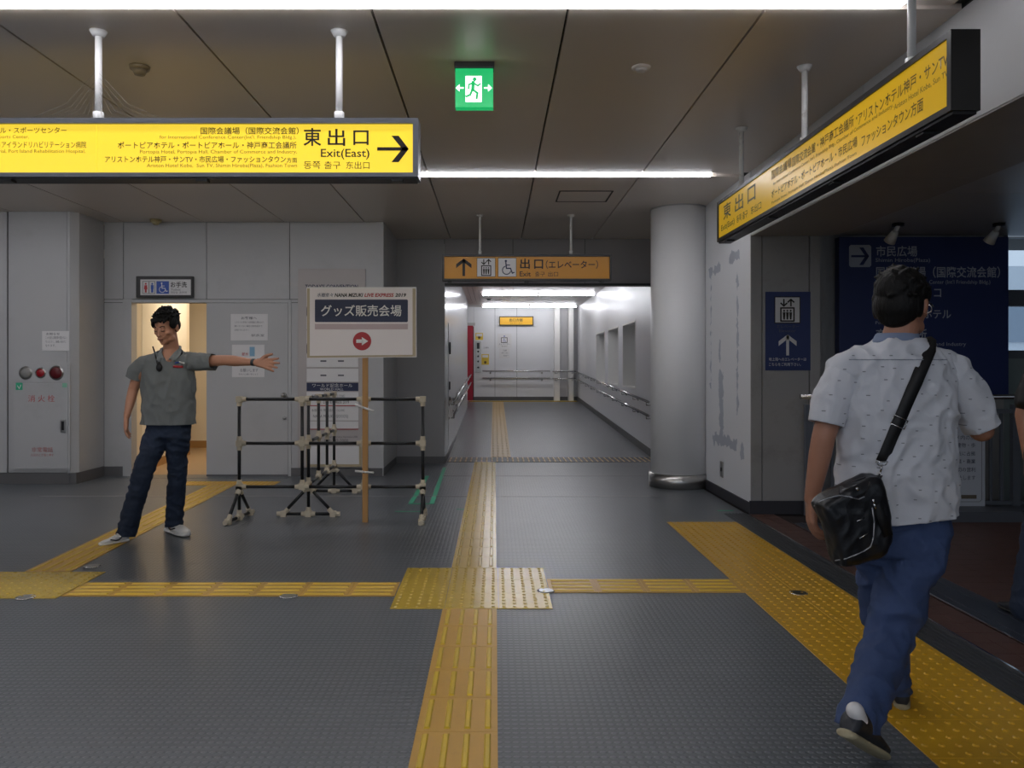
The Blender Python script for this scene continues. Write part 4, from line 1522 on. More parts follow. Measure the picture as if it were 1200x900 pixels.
txt('グッズ販売会場', 376, 470.5, 357.3, 370.8, yc_, M['white'], bd, bold=.011)
txt('水樹奈々', 371.5, 390.5, 343.3, 348, yb_, M['navy'], bd, bold=.008, shear=.2)
txt('NANA MIZUKI', 392, 425.5, 343.6, 348, yb_, M['ink'], bd, bold=.035, shear=.2)
txt('LIVE EXPRESS', 427, 461.5, 343.6, 348, yb_, M['red'], bd, bold=.035, shear=.2)
txt('2019', 463, 476, 343.6, 348, yb_, M['ink'], bd, bold=.035, shear=.2)
flat('arrow_ground', [disc(424.3, 399.8, 10.8, 32)], yb_, M['red'], bd)
flat('arrow', [rect(417.5, 397.8, 425, 401.8), [(424, 395), (431.5, 399.8), (424, 404.8)]], yc_, M['white'], bd)
for v, dv in ((478, 4), (553, 1)):
    b = bmesh.new()
    p0, p1 = P(416, v - dv, YP - .01), P(438, v + dv, YP - .01)
    tube(b, [p0, P(427, v, YP - .012), p1], .009, 6)
    cyl(b, P(427.8, v, YP + .01), P(427.8, v, YP + .12), .03, .03, 10)
    obj('tie', b, M['white'], t, True)


# ================================================================== PEOPLE
class Blob:
    def __init__(s):
        s.bm = bmesh.new()
        s.M = Matrix.Identity(4)

    def ell(s, c, r, rot=None):
        m = s.M @ Matrix.Translation(c)
        if rot is not None:
            m = m @ rot.to_4x4()
        if isinstance(r, (int, float)):
            r = (r, r, r)
        bmesh.ops.create_icosphere(s.bm, subdivisions=3 if max(r) > .03 else 2, radius=1, matrix=m @ Matrix.Diagonal((*r, 1)))

    def chain(s, pts):
        """pts: [(pos, radius), ...]"""
        pts = [(s.M @ Vector(p), r) for p, r in pts]
        for (a, ra), (b, rb) in zip(pts, pts[1:]):
            cyl(s.bm, a, b, ra, rb, 16)
        for a, ra in pts:
            bmesh.ops.create_icosphere(s.bm, subdivisions=2, radius=ra * 1.01, matrix=Matrix.Translation(a))

    def loft(s, rings, n=28, power=2.3):
        """rings: (centre, u vector, v vector)"""
        prev = None
        first = None
        for c, u_, v_ in rings:
            c, u_, v_ = Vector(c), Vector(u_), Vector(v_)
            ring = []
            for i in range(n):
                a = 2 * pi * i / n
                ca, sa = cos(a), sin(a)
                e = 2 / power
                x = math.copysign(abs(ca) ** e, ca)
                y = math.copysign(abs(sa) ** e, sa)
                ring.append(s.bm.verts.new(s.M @ (c + u_ * x + v_ * y)))
            if prev:
                for i in range(n):
                    s.bm.faces.new((prev[i], prev[(i + 1) % n], ring[(i + 1) % n], ring[i]))
            else:
                first = ring
            prev = ring
        s.bm.faces.new(first[::-1])
        s.bm.faces.new(prev)

    def mesh(s, voxel=.008, smooth=6, folds=None, cuts=()):
        bmesh.ops.recalc_face_normals(s.bm, faces=s.bm.faces[:])
        me = bpy.data.meshes.new('b')
        s.bm.to_mesh(me)
        s.bm.free()
        o = bpy.data.objects.new('b', me)
        COL.objects.link(o)
        rm = o.modifiers.new('r', 'REMESH')
        rm.mode = 'VOXEL'
        rm.voxel_size = voxel
        sm = o.modifiers.new('s', 'SMOOTH')
        sm.factor = .6
        sm.iterations = smooth
        dg = bpy.context.evaluated_depsgraph_get()
        res = bpy.data.meshes.new_from_object(o.evaluated_get(dg))
        bpy.data.objects.remove(o)
        bm = bmesh.new()
        bm.from_mesh(res)
        bm.normal_update()
        if folds:
            for v in bm.verts:
                d = 0
                for amp, (fx, fy, fz), seed in folds:
                    q = Vector((v.co.x * fx + seed, v.co.y * fy, v.co.z * fz))
                    q += noise.noise_vector(v.co * 6 + Vector((seed, 0, 0))) * .6
                    d += amp * (1 - 2 * abs(noise.noise(q)) * 1.6)
                v.co += v.normal * d
        for p, d, rad in cuts:
            p, d = Vector(p), Vector(d).normalized()
            fs = [f for f in bm.faces if (f.calc_center_median() - p).length < rad]
            g = list({e for f in fs for e in f.edges}) + list({v for f in fs for v in f.verts}) + fs
            bmesh.ops.bisect_plane(bm, geom=g, plane_co=p, plane_no=d, clear_outer=True)
        if cuts:      # drop loose scraps left by the cuts
            seen, best = set(), []
            for v in bm.verts:
                if v in seen:
                    continue
                st, isl = [v], []
                seen.add(v)
                while st:
                    x = st.pop()
                    isl.append(x)
                    for e in x.link_edges:
                        y = e.other_vert(x)
                        if y not in seen:
                            seen.add(y)
                            st.append(y)
                if len(isl) > len(best):
                    best = isl
            keep = set(best)
            bmesh.ops.delete(bm, geom=[v for v in bm.verts if v not in keep], context='VERTS')
        bm.to_mesh(res)
        bm.free()
        return res


def hand(B, wr, d, n, t, curl=20, spread=1., sc=1., wr_r=.024):
    """d finger direction, n palm normal, t toward thumb"""
    d, n, t = Vector(d).normalized(), Vector(n).normalized(), Vector(t).normalized()
    t = (t - d * t.dot(d)).normalized()
    n = (n - d * n.dot(d) - t * n.dot(t)).normalized()
    for i in range(4):
        kn = wr + (d * (.088 - .005 * abs(i - 1)) + t * (.031 - .021 * i)) * sc
        B.chain([(wr + t * (.014 - .009 * i) * sc, .017 * sc), (wr.lerp(kn, .6), .0155 * sc), (kn, .0115 * sc)])
        L = (.070, .078, .073, .057)[i] * sc
        f = (d + t * (.16 - .12 * i) * spread).normalized()
        p = kn
        a = 0
        seq = [(p, .0105 * sc)]
        for k, fr_ in enumerate((.45, .32, .23)):
            a += R(curl * (1 + .15 * i) * (1 if k else .7))
            dirv = (f * cos(a) + n * sin(a)).normalized()
            p = p + dirv * L * fr_
            seq.append((p, (.0098, .009, .0075)[k] * sc))
        B.chain(seq)
    B.chain([(wr + (d * .02 + t * .018) * sc, .017 * sc), (wr + (d * .045 + t * .046 + n * .008) * sc, .0135 * sc),
             (wr + (d * .075 + t * .062 + n * .014) * sc, .011 * sc), (wr + (d * .1 + t * .07 + n * .016) * sc, .009 * sc)])


def head(B, m, sc=1.):
    B.M = m @ Matrix.Scale(sc, 4)
    B.ell((0, .012, .035), (.074, .093, .088))
    B.ell((0, -.022, -.022), (.062, .070, .080))
    B.ell((0, -.040, -.078), (.040, .043, .034))
    B.ell((0, -.072, -.098), (.018, .014, .013))
    for s in (-1, 1):
        B.ell((s * .040, -.055, -.022), (.022, .026, .02))
        B.ell((s * .045, -.02, -.07), (.018, .035, .025))
        B.ell((s * .076, .012, -.008), (.009, .019, .03), Matrix.Rotation(R(12), 3, 'X'))
        B.ell((s * .081, .014, .004), (.006, .017, .019))
        B.ell((s * .010, -.103, -.036), (.009, .010, .007))
        B.ell((s * .03, -.080, .018), (.022, .010, .007))
        B.ell((s * .03, -.083, .0015), (.014, .0085, .0085))
    B.chain([((0, -.088, .008), .007), ((0, -.100, -.016), .0085), ((0, -.110, -.031), .0105)])
    B.ell((0, -.091, -.057), (.022, .012, .006))
    B.ell((0, -.089, -.068), (.018, .011, .006))
    B.M = Matrix.Identity(4)


def person_thing(label, loc):
    return thing('person', label, 'person', loc)


def shoe(t, heel, toe, m_up, m_sole, up=Vector((0, 0, 1)), sc=1., swoosh=None):
    heel, toe = Vector(heel), Vector(toe)
    d = (toe - heel)
    L = d.length
    d.normalize()
    z = (up - d * up.dot(d)).normalized()
    y = z.cross(d)
    m = Matrix((( d.x, y.x, z.x, heel.x), (d.y, y.y, z.y, heel.y), (d.z, y.z, z.z, heel.z), (0, 0, 0, 1)))
    k = L / .285
    B = Blob()
    B.M = m @ Matrix.Scale(k, 4)
    prof = [(.004, .02, .03, .05), (.02, .032, .035, .085), (.06, .035, .045, .1), (.1, .037, .04, .085), (.14, .041, .035, .072), (.19, .047, .028, .055), (.24, .043, .022, .045), (.27, .03, .018, .036), (.284, .012, .015, .026)]
    B.loft([((x, 0, (.012 + h) / 2), (0, w_, 0), (0, 0, (h - .012) / 2)) for x, w_, _, h in prof], n=20)
    up_ = obj('shoe', B.mesh(.006, 4), m_up, t, True)
    B = Blob()
    B.M = m @ Matrix.Scale(k, 4)
    prof = [(-.004, .02), (.01, .033), (.06, .037), (.12, .038), (.19, .05), (.245, .046), (.275, .032), (.292, .012)]
    B.loft([((x, 0, .013 + (.012 if i == 7 else 0)), (0, w_, 0), (0, 0, .013)) for i, (x, w_) in enumerate(prof)], n=20)
    obj('sole', B.mesh(.006, 3), m_sole, up_, True)
    # laces
    b = bmesh.new()
    for i in range(4):
        x = (.11 + .022 * i)
        zt_ = (.088, .08, .072, .064)[i]
        pts = [m @ (Vector((x, s * .022, zt_ - .006 * abs(s))) * k) for s in (-1, 0, 1)]
        tube(b, pts, .003, 6)
    obj('laces', b, M['white'] if m_up is M['shoe_w'] else M['grey_ink'], up_, True)
    if swoosh is not None:
        b = bmesh.new()
        s = swoosh
        pts = [m @ (Vector(q) * k) for q in ((.09, s * .0405, .055), (.12, s * .043, .036), (.15, s * .047, .038), (.2, s * .046, .052))]
        tube(b, pts, .005, 6)
        obj('side_mark', b, M['black'], up_, True)
    return up_


# ---------- man pointing, left
hips_Y = 6.27
T = person_thing('young man in grey polo and dark jeans pointing with outstretched left arm', (-2.6, 6.3, 0))
pelvis = P(196, 497, 6.27)
neck = P(201, 413, 6.24)
hd = P(195, 384, 6.17)
HM = Matrix.Translation(hd) @ Matrix.Rotation(R(-13), 4, 'Z') @ Matrix.Rotation(R(17), 4, 'X')
shR, shL = P(167, 427, 6.25), P(230, 424, 6.22)
elR, wrR = P(156, 457, 6.27), P(148.5, 488, 6.17)
elL, wrL = P(263, 422, 6.15), P(302, 425, 6.06)
hipR, hipL = P(185, 503, 6.27), P(208, 503, 6.27)
knR, knL = P(167, 556, 6.16), P(208, 555, 6.36)
anR, anL = P(147, 625, 6.18), P(203.5, 617, 6.46)
B = Blob()
head(B, HM, 1.06)
B.chain([(hd + Vector((.01, .03, -.05)), .056), (neck + Vector((0, 0, .02)), .058), (neck - Vector((0, .02, .06)), .072)])
B.loft([(neck - Vector((0, 0, .03)), (.09, 0, 0), (0, .06, 0)), (P(198, 428, 6.25), (.15, 0, 0), (0, .085, 0)), (P(197, 450, 6.25), (.17, 0, 0), (0, .105, 0)),
        (P(197, 480, 6.26), (.135, 0, 0), (0, .085, 0)), (P(197, 505, 6.27), (.13, 0, 0), (0, .085, 0))])
B.chain([(shR + Vector((.02, 0, -.01)), .045), (shR.lerp(elR, .5), .045), (elR, .039), (elR.lerp(wrR, .35), .037), (wrR, .024)])
B.chain([(shL - Vector((.02, 0, .01)), .048), (shL.lerp(elL, .5), .044), (elL, .04), (elL.lerp(wrL, .3), .042), (elL.lerp(wrL, .65), .031), (wrL, .023)])
hand(B, wrR, (-.02, -.12, -1), (.75, .4, 0), (.25, -.95, 0), 14, .5, 1.05)
hand(B, wrL, (1, -.12, -.12), (.1, -.95, .2), (-.05, .1, 1), 8, 1.4, 1.08)
B.chain([(hipR, .072), (knR, .052), (anR, .04)])
B.chain([(hipL, .072), (knL, .052), (anL, .04)])
body = obj('body', B.mesh(.005, 3), M['skin'], T, True)

# hair
B = Blob()
B.M = HM @ Matrix.Scale(1.06, 4)
B.ell((0, .028, .062), (.083, .096, .078))
B.ell((0, .05, .01), (.076, .068, .07))
for s in (-1, 1):
    B.ell((s * .074, -.012, .036), (.013, .05, .04))
rnd = random.Random(3)
for k in range(130):
    a = rnd.uniform(0, 2 * pi)
    e = rnd.uniform(.25, 1.45)
    dirv = Vector((cos(a) * cos(e), sin(a) * cos(e), sin(e)))
    if dirv.y < -.75 and dirv.z < .35:
        continue
    p = Vector((0, .024, .055)) + Vector((dirv.x * .078, dirv.y * .094, dirv.z * .08))
    q = p + (dirv + Vector((rnd.uniform(-.6, .6), rnd.uniform(-.9, .3), rnd.uniform(-.3, .3)))).normalized() * rnd.uniform(.018, .028)
    B.chain([(p, .011), (q, .003)])
for k in range(9):      # fringe on the forehead
    x = -.056 + .014 * k
    p = Vector((x, -.066, .085 - abs(x) * .2))
    B.chain([(p, .013), (p + Vector((rnd.uniform(-.012, .012), -.018, -.012)), .009), (p + Vector((rnd.uniform(-.016, .016), -.024, -.024 + rnd.uniform(-.008, .012))), .003)])
obj('hair', B.mesh(.0045, 2), M['hair'], T, True)
# face details
def face_bits(T, HM, sc, closed=True):
    m = HM @ Matrix.Scale(sc, 4)
    for s in (-1, 1):
        b = bmesh.new()
        pts = [m @ Vector((s * x, y, z)) for x, y, z in ((.014, -.093, .026), (.03, -.0925, .031), (.048, -.081, .026))]
        tube(b, pts, .0032, 6)
        obj('eyebrow', b, M['hair'], T, True)
        b = bmesh.new()
        pts = [m @ Vector((s * x, y, z)) for x, y, z in ((.017, -.0905, -.001), (.03, -.0935, -.004), (.043, -.086, -.002))]
        tube(b, pts, .0024, 6)
        obj('eyelid', b, M['black'], T, True)
    b = bmesh.new()
    pts = [m @ Vector((x, y, -.0625)) for x, y in ((-.02, -.094), (0, -.1025), (.02, -.094))]
    tube(b, pts, .004, 6)
    obj('mouth', b, M['lip'], T, True)


face_bits(T, HM, 1.06)
# polo
B = Blob()
B.loft([(P(201, 409, 6.24), (.068, 0, 0), (0, .064, 0)), (P(200, 413, 6.245), (.1, 0, 0), (0, .075, 0)), (P(199, 418, 6.25), (.16, 0, 0), (0, .092, 0)), (P(198, 428, 6.25), (.2, 0, 0), (0, .11, 0)),
        (P(197.5, 445, 6.25), (.206, 0, 0), (0, .125, 0)), (P(197, 465, 6.25), (.197, 0, 0), (0, .12, 0)), (P(197, 485, 6.26), (.2, 0, 0), (0, .125, 0)), (P(197, 500, 6.26), (.206, 0, 0), (0, .13, 0))])
B.chain([(shR + Vector((.06, 0, .005)), .066), (shR + Vector((.015, 0, 0)), .064)])
B.chain([(shL - Vector((.06, 0, .0)), .07), (shL - Vector((.015, 0, 0)), .066)])
me = B.mesh(.0075, 5, folds=[(.010, (9, 9, 3.5), 1), (.005, (14, 14, 8), 5)],
            cuts=[(P(197, 497, 6.26), (0, 0, -1), .35), (P(201, 411.5, 6.22), (0, -.75, 1), .1)])
polo = obj('polo_shirt', me, M['polo'], T, True)
sm = polo.modifiers.new('s', 'SOLIDIFY')
sm.thickness = .004


def sleeve(parent, pts, m, seed):
    B = Blob()
    B.chain(pts)
    (a, _), (b_, r_) = pts[-2], pts[-1]
    me = B.mesh(.006, 5, folds=[(.005, (10, 10, 6), seed), (.002, (22, 22, 16), seed + 3)], cuts=[(b_, b_ - a, .2)])
    o = obj('sleeve', me, m, parent, True)
    sm = o.modifiers.new('s', 'SOLIDIFY')
    sm.thickness = .004


sleeve(polo, [(shR + Vector((.03, 0, -.005)), .062), (shR, .064), (P(160, 436, 6.26), .067), (P(156.8, 444, 6.26), .066)], M['polo'], 2)
sleeve(polo, [(shL - Vector((.06, 0, .005)), .066), (shL, .069), (P(240, 424.5, 6.19), .067), (P(250.5, 424, 6.17), .066)], M['polo'], 6)
# collar
B = Blob()
for s in (-1, 1):
    B.chain([(neck + Vector((0, .062, .05)), .008), (neck + Vector((s * .055, .035, .045)), .009), (neck + Vector((s * .072, -.015, .025)), .011), (neck + Vector((s * .055, -.065, -.005)), .010), (neck + Vector((s * .022, -.098, -.055)), .007)])
    B.chain([(neck + Vector((s * .075, -.01, .01)), .010), (neck + Vector((s * .085, -.06, -.02)), .008), (neck + Vector((s * .07, -.1, -.06)), .006)])
    B.chain([(neck + Vector((s * .065, -.05, 0)), .011), (neck + Vector((s * .06, -.095, -.045)), .008), (neck + Vector((s * .05, -.108, -.07)), .006)])
    B.chain([(neck + Vector((s * .05, -.07, -.015)), .010), (neck + Vector((s * .045, -.102, -.055)), .007)])
obj('collar', B.mesh(.0045, 3), mat('lighter grey collar', '#7f8484', .8), T, True)
b = bmesh.new()
fy = Vector((0, -.125, 0))
# jeans
B = Blob()
B.loft([(P(197, 489, 6.27), (.165, 0, 0), (0, .105, 0)), (P(197, 500, 6.27), (.172, 0, 0), (0, .112, 0)), (P(196.5, 512, 6.27), (.17, 0, 0), (0, .11, 0))])
B.chain([(hipR + Vector((0, 0, -.04)), .097), (hipR.lerp(knR, .5), .087), (knR, .073), (knR.lerp(anR, .5), .07), (anR + Vector((0, 0, -.02)), .07)])
B.chain([(hipL + Vector((0, 0, -.04)), .097), (hipL.lerp(knL, .5), .083), (knL, .069), (knL.lerp(anL, .5), .066), (anL + Vector((0, 0, -.02)), .066)])
me = B.mesh(.008, 4, folds=[(.006, (8, 8, 14), 2), (.003, (20, 20, 20), 9)],
            cuts=[(P(146.5, 626.5, 6.18), (-.2, 0, -1), .13), (P(203.5, 616, 6.46), (0, 0, -1), .12)])
je = obj('jeans', me, M['jeans1'], T, True)
sm = je.modifiers.new('s', 'SOLIDIFY')
sm.thickness = .004
tR, hR_ = P(116, 640.5, 6.0), P(151, 634.5, 6.18)
tR.z = hR_.z = .002
shoe(T, hR_, tR, M['shoe_w'], M['white'], swoosh=1)
tL, hL_ = P(220, 629, 6.33), P(196, 621, 6.56)
tL.z = hL_.z = .002
shoe(T, hL_, tL, M['shoe_w'], M['white'], swoosh=-1)
# wrist band
b = bmesh.new()
q = elL.lerp(wrL, .88)
dv = (wrL - elL).normalized()
cyl(b, q - dv * .012, q + dv * .012, .0285, .0275, 18)
obj('wristband', b, mat('grey wristband', '#3b3f42', .5), T, True)
# lanyard microphone and chest print, snapped to the polo
dg = bpy.context.evaluated_depsgraph_get()


def snap(bvh, px, py, Yg, off=.006, frm=-1):
    o_ = Vector((0, 0, H))
    p = P(px, py, Yg)
    d = (p - o_).normalized()
    if frm < 0:
        hit = bvh.ray_cast(p - d * .6, d)
    else:
        hit = bvh.ray_cast(p + d * .6, -d)
        d = -d
    if hit[0] is None:
        return p
    return hit[0] - d * off


bvh = BVHTree.FromPolygons([v.co.copy() for v in polo.data.vertices], [tuple(p.vertices) for p in polo.data.polygons])
b = bmesh.new()
tube(b, [snap(bvh, x, y, 6.2, .008) for x, y in ((179, 406), (181, 412), (183, 420), (185, 428))], .006, 6)
o = obj('microphone_cord', b, M['black'], T, True)
B = Blob()
p = snap(bvh, 186.5, 430.5, 6.2, .012)
B.ell(p, (.024, .016, .034))
B.ell(p + Vector((0, -.006, .03)), (.014, .012, .016))
obj('microphone', B.mesh(.004, 2), M['black'], T, True)
for col_, pts in ((M['red'], [(203, 429.5), (208, 429.8), (214.5, 430)]), (M['blue_t'], [(205, 425.5), (210, 424.5)]), (M['white'], [(210, 424), (213.5, 425), (216, 425.5)])):
    b = bmesh.new()
    tube(b, [snap(bvh, x, y, 6.2, .003) for x, y in pts], .009 if col_ is M['red'] else .006, 6)
    obj('chest_print', b, col_, T, True)

# ---------- man walking away, right
T = person_thing('man walking away in white short-sleeved patterned shirt with a black bag strap across his back', (1.45, 3.0, 0))
hd = P(1058, 359, 2.99)
HM = Matrix.Translation(hd) @ Matrix.Rotation(R(134), 4, 'Z') @ Matrix.Rotation(R(4), 4, 'X')
neck = P(1054, 398, 2.97)
shR, shL = P(1113, 431, 2.99), P(988, 433, 2.97)
elR, wrR = P(1150, 504, 3.0), P(1142, 452, 3.22)
elL, wrL = P(965, 512, 2.95), P(951, 585, 2.98)
hipR, hipL = P(1079, 625, 2.96), P(1033, 625, 3.0)
knR, knL = P(1042, 745, 2.9), P(1035, 730, 3.14)
anR, anL = P(1003, 852, 2.66), P(1047, 808, 3.19)
B = Blob()
head(B, HM, 1.06)
B.chain([(hd + Vector((-.01, -.02, -.06)), .056), (neck + Vector((0, 0, .01)), .06), (neck - Vector((0, 0, .07)), .075)])
B.loft([(neck - Vector((0, 0, .03)), (.1, 0, 0), (0, .07, 0)), (P(1050, 434, 2.98), (.15, 0, 0), (0, .08, 0)), (P(1050, 490, 2.98), (.16, 0, 0), (0, .1, 0)),
        (P(1052, 560, 2.98), (.15, 0, 0), (0, .1, 0)), (P(1055, 620, 2.98), (.16, 0, 0), (0, .11, 0))])
B.chain([(shR + Vector((-.02, 0, -.03)), .045), (shR.lerp(elR, .5), .05), (elR, .044), (elR.lerp(wrR, .4), .04), (wrR, .026)])
B.chain([(shL + Vector((.02, 0, -.03)), .045), (shL.lerp(elL, .5), .048), (elL, .041), (elL.lerp(wrL, .3), .04), (elL.lerp(wrL, .7), .032), (wrL, .026)])
hand(B, wrR, (-.3, .6, .7), (-.7, 0, .2), (-.3, -.7, .5), 25, .6, 1.0)
hand(B, wrL, (.02, .05, -1), (.95, .1, 0), (.1, .95, 0), 24, .6, 1.05)
B.chain([(hipR, .088), (knR, .058), (anR, .042)])
B.chain([(hipL, .088), (knL, .058), (anL, .042)])
obj('body', B.mesh(.0048, 3), M['skin2'], T, True)
B = Blob()
B.M = HM @ Matrix.Scale(1.04, 4)
B.ell((0, .026, .05), (.086, .102, .09))
B.ell((0, .058, -.005), (.079, .066, .075))
B.ell((0, .07, -.04), (.06, .04, .045))
for s in (-1, 1):
    B.ell((s * .074, .0, .045), (.013, .05, .04))
    B.ell((s * .072, .05, .0), (.012, .03, .05))
rnd = random.Random(5)
for k in range(70):
    a = rnd.uniform(0, 2 * pi)
    e = rnd.uniform(-.5, 1.5)
    dirv = Vector((cos(a) * cos(e), sin(a) * cos(e), sin(e)))
    if dirv.y < -.3 and dirv.z < .5:
        continue
    p = Vector((0, .026, .045)) + Vector((dirv.x * .08, dirv.y * .096, dirv.z * .086))
    q = p + (dirv * .6 + Vector((rnd.uniform(-.6, .6), rnd.uniform(-.4, .4), rnd.uniform(-.9, .1)))).normalized() * rnd.uniform(.012, .022)
    B.chain([(p, .012), (q, .005)])
obj('hair', B.mesh(.0045, 3), M['hair'], T, True)
face_bits(T, HM, 1.06)
# glasses
HM = HM @ Matrix.Scale(1.06, 4)
b = bmesh.new()
for s in (-1, 1):
    tube(b, [HM @ Vector(q) for q in ((s * .082, .015, .012), (s * .078, -.05, .008), (s * .068, -.098, .006))], .0025, 6)
    tube(b, [HM @ Vector((s * .036 + .026 * cos(a), -.102 + .1 * abs(s * .036 + .026 * cos(a)) * .3, .0 + .018 * sin(a))) for a in [2 * pi * i / 14 for i in range(15)]], .002, 6)
tube(b, [HM @ Vector((x, -.106, .004)) for x in (-.011, 0, .011)], .002, 6)
obj('glasses', b, M['chrome'], T, True)
# shirt
B = Blob()
B.loft([(P(1053, 395, 2.98), (.072, 0, 0), (0, .066, 0)), (P(1052, 401, 2.98), (.095, 0, 0), (0, .078, 0)), (P(1050, 410, 2.98), (.145, 0, 0), (0, .095, 0)), (P(1049.5, 424, 2.98), (.19, 0, 0), (0, .115, 0)), (P(1049.5, 440, 2.98), (.207, 0, 0), (0, .125, 0)),
        (P(1049, 465, 2.97), (.207, 0, 0), (0, .135, 0)), (P(1050, 520, 2.97), (.203, 0, 0), (0, .13, 0)), (P(1049, 570, 2.97), (.205, 0, 0), (0, .135, 0)), (P(1049, 618, 2.97), (.203, 0, 0), (0, .14, 0))])
B.chain([(shL + Vector((.07, 0, .01)), .072), (shL + Vector((.012, 0, -.01)), .072)])
B.chain([(shR - Vector((.07, 0, -.01)), .075), (shR - Vector((.02, 0, .01)), .072)])
me = B.mesh(.007, 6, folds=[(.009, (8, 8, 3.5), 3), (.007, (12, 12, 10), 8), (.0025, (25, 25, 18), 4)],
            cuts=[(P(1049, 606, 2.97), (.08, 0, -1), .4), (P(1053, 396.5, 2.98), (0, 0, 1), .09)])
shirt = obj('shirt', me, M['shirt'], T, True)
sleeve(shirt, [(shL + Vector((.045, 0, .0)), .068), (shL + Vector((.005, 0, -.02)), .07), (P(975, 468, 2.955), .066), (P(968.5, 497, 2.95), .062)], M['shirt'], 2)
sleeve(shirt, [(shR - Vector((.045, 0, .0)), .072), (shR + Vector((0, 0, -.02)), .078), (P(1132, 462, 2.99), .074), (P(1150, 500, 3.0), .068)], M['shirt'], 6)
sm = shirt.modifiers.new('s', 'SOLIDIFY')
sm.thickness = .004
# collar
B = Blob()
B.loft([(P(1050.5, 402, 2.975), (.088, 0, 0), (0, .075, 0)), (P(1050.5, 396, 2.975), (.079, 0, 0), (0, .07, 0)), (P(1051, 390.5, 2.975), (.072, 0, 0), (0, .066, 0))], power=2)
obj('collar', B.mesh(.005, 3), M['collar'], T, True)
# yoke seam
bvh = BVHTree.FromPolygons([v.co.copy() for v in shirt.data.vertices], [tuple(p.vertices) for p in shirt.data.polygons])
b = bmesh.new()
tube(b, [snap(bvh, x, 421.5, 2.98, .002) for x in range(995, 1112, 5)], .0018, 5)
obj('yoke_seam', b, mat('shirt seam', '#8f939c', .8), T, True)
# jeans
B = Blob()
B.loft([(P(1053, 592, 2.98), (.165, 0, 0), (0, .115, 0)), (P(1055, 615, 2.98), (.168, 0, 0), (0, .125, 0)), (P(1056, 645, 2.98), (.16, 0, 0), (0, .12, 0))])
B.chain([(hipR + Vector((-.01, 0, -.03)), .105), (hipR.lerp(knR, .5), .096), (knR, .08), (knR.lerp(anR, .5), .073), (anR + Vector((0, 0, .0)), .07), (anR + Vector((-.01, -.01, -.05)), .07)])
B.chain([(hipL + Vector((0, 0, -.03)), .1), (hipL.lerp(knL, .5), .088), (knL, .074), (knL.lerp(anL, .5), .068), (anL + Vector((0, 0, -.04)), .066)])
me = B.mesh(.008, 4, folds=[(.008, (7, 7, 11), 12), (.004, (18, 18, 18), 3)],
            cuts=[(P(1005, 853, 2.66), (-.25, -.2, -1), .16), (P(1047, 808, 3.19), (0, 0, -1), .12)])
je = obj('jeans', me, M['jeans2'], T, True)
sm = je.modifiers.new('s', 'SOLIDIFY')
sm.thickness = .005
# near shoe: heel lifted, toe on the floor
heel = Vector((1.1, 2.54, .165))
toe = Vector((1.3, 2.72, .008))
shoe(T, heel, toe, M['shoe_d'], M['sole'])
B = Blob()
B.chain([(anR + Vector((0, 0, .03)), .028), (heel + Vector((.05, .035, .07)), .028), (heel + Vector((.07, .05, .03)), .028)])
obj('sock', B.mesh(.005, 2), M['paper'], T, True)
heel = Vector((1.575, 3.12, .004))
toe = Vector((1.68, 3.36, .02))
shoe(T, heel, toe, M['shoe_d'], M['sole'])
B = Blob()
B.chain([(anL, .038), (Vector((1.6, 3.19, .07)), .04)])
obj('sock', B.mesh(.006, 2), M['paper'], T, True)

# bag (worn, but a thing of its own)
T2 = thing('shoulder_bag', 'black leather shoulder bag with pale piping on the walking man\'s left hip', 'bag', tuple(P(1000, 660, 2.78)))
YB = 2.77
outline = [(953, 590), (962, 579), (980, 571), (1000, 563), (1014, 557), (1027, 557), (1034, 580), (1043, 620), (1044, 635), (1032, 650), (1012, 657), (995, 661), (978, 660), (972, 640), (963, 612)]
B = Blob()
cxo = sum(p[0] for p in outline) / len(outline)
cyo = sum(p[1] for p in outline) / len(outline)
prev = None
for yy, s in ((-.062, .84), (-.05, .95), (-.02, 1.0), (.03, 1.0), (.055, .95), (.065, .86)):
    ring = []
    for (u_, v_) in outline:
        p = P(cxo + (u_ - cxo) * s, cyo + (v_ - cyo) * s, YB)
        p.y = YB + yy + (u_ - cxo) * .0004
        ring.append(B.bm.verts.new(p))
    if prev:
        n = len(ring)
        for i in range(n):
            B.bm.faces.new((prev[i], prev[(i + 1) % n], ring[(i + 1) % n], ring[i]))
    else:
        B.bm.faces.new(ring[::-1])
    prev = ring
B.bm.faces.new(prev)
bagme = B.mesh(.006, 5, folds=[(.005, (9, 9, 5), 6), (.0025, (20, 20, 12), 2)])
bag = obj('bag_body', bagme, M['bag'], T2, True)
bvhb = BVHTree.FromPolygons([v.co.copy() for v in bag.data.vertices], [tuple(p.vertices) for p in bag.data.polygons])
for pts in ([(954, 593), (960, 588), (970, 584), (983, 580.5), (995, 582), (1006, 585), (1013, 582)], [(979, 657), (990, 655), (1001, 651), (1012, 646), (1020, 641), (1023.5, 630), (1024.5, 612), (1022, 595)]):
    b = bmesh.new()
    tube(b, [snap(bvhb, x, y, YB, .001) for x, y in pts], .0022, 6)
    obj('piping', b, M['piping'], bag, True)
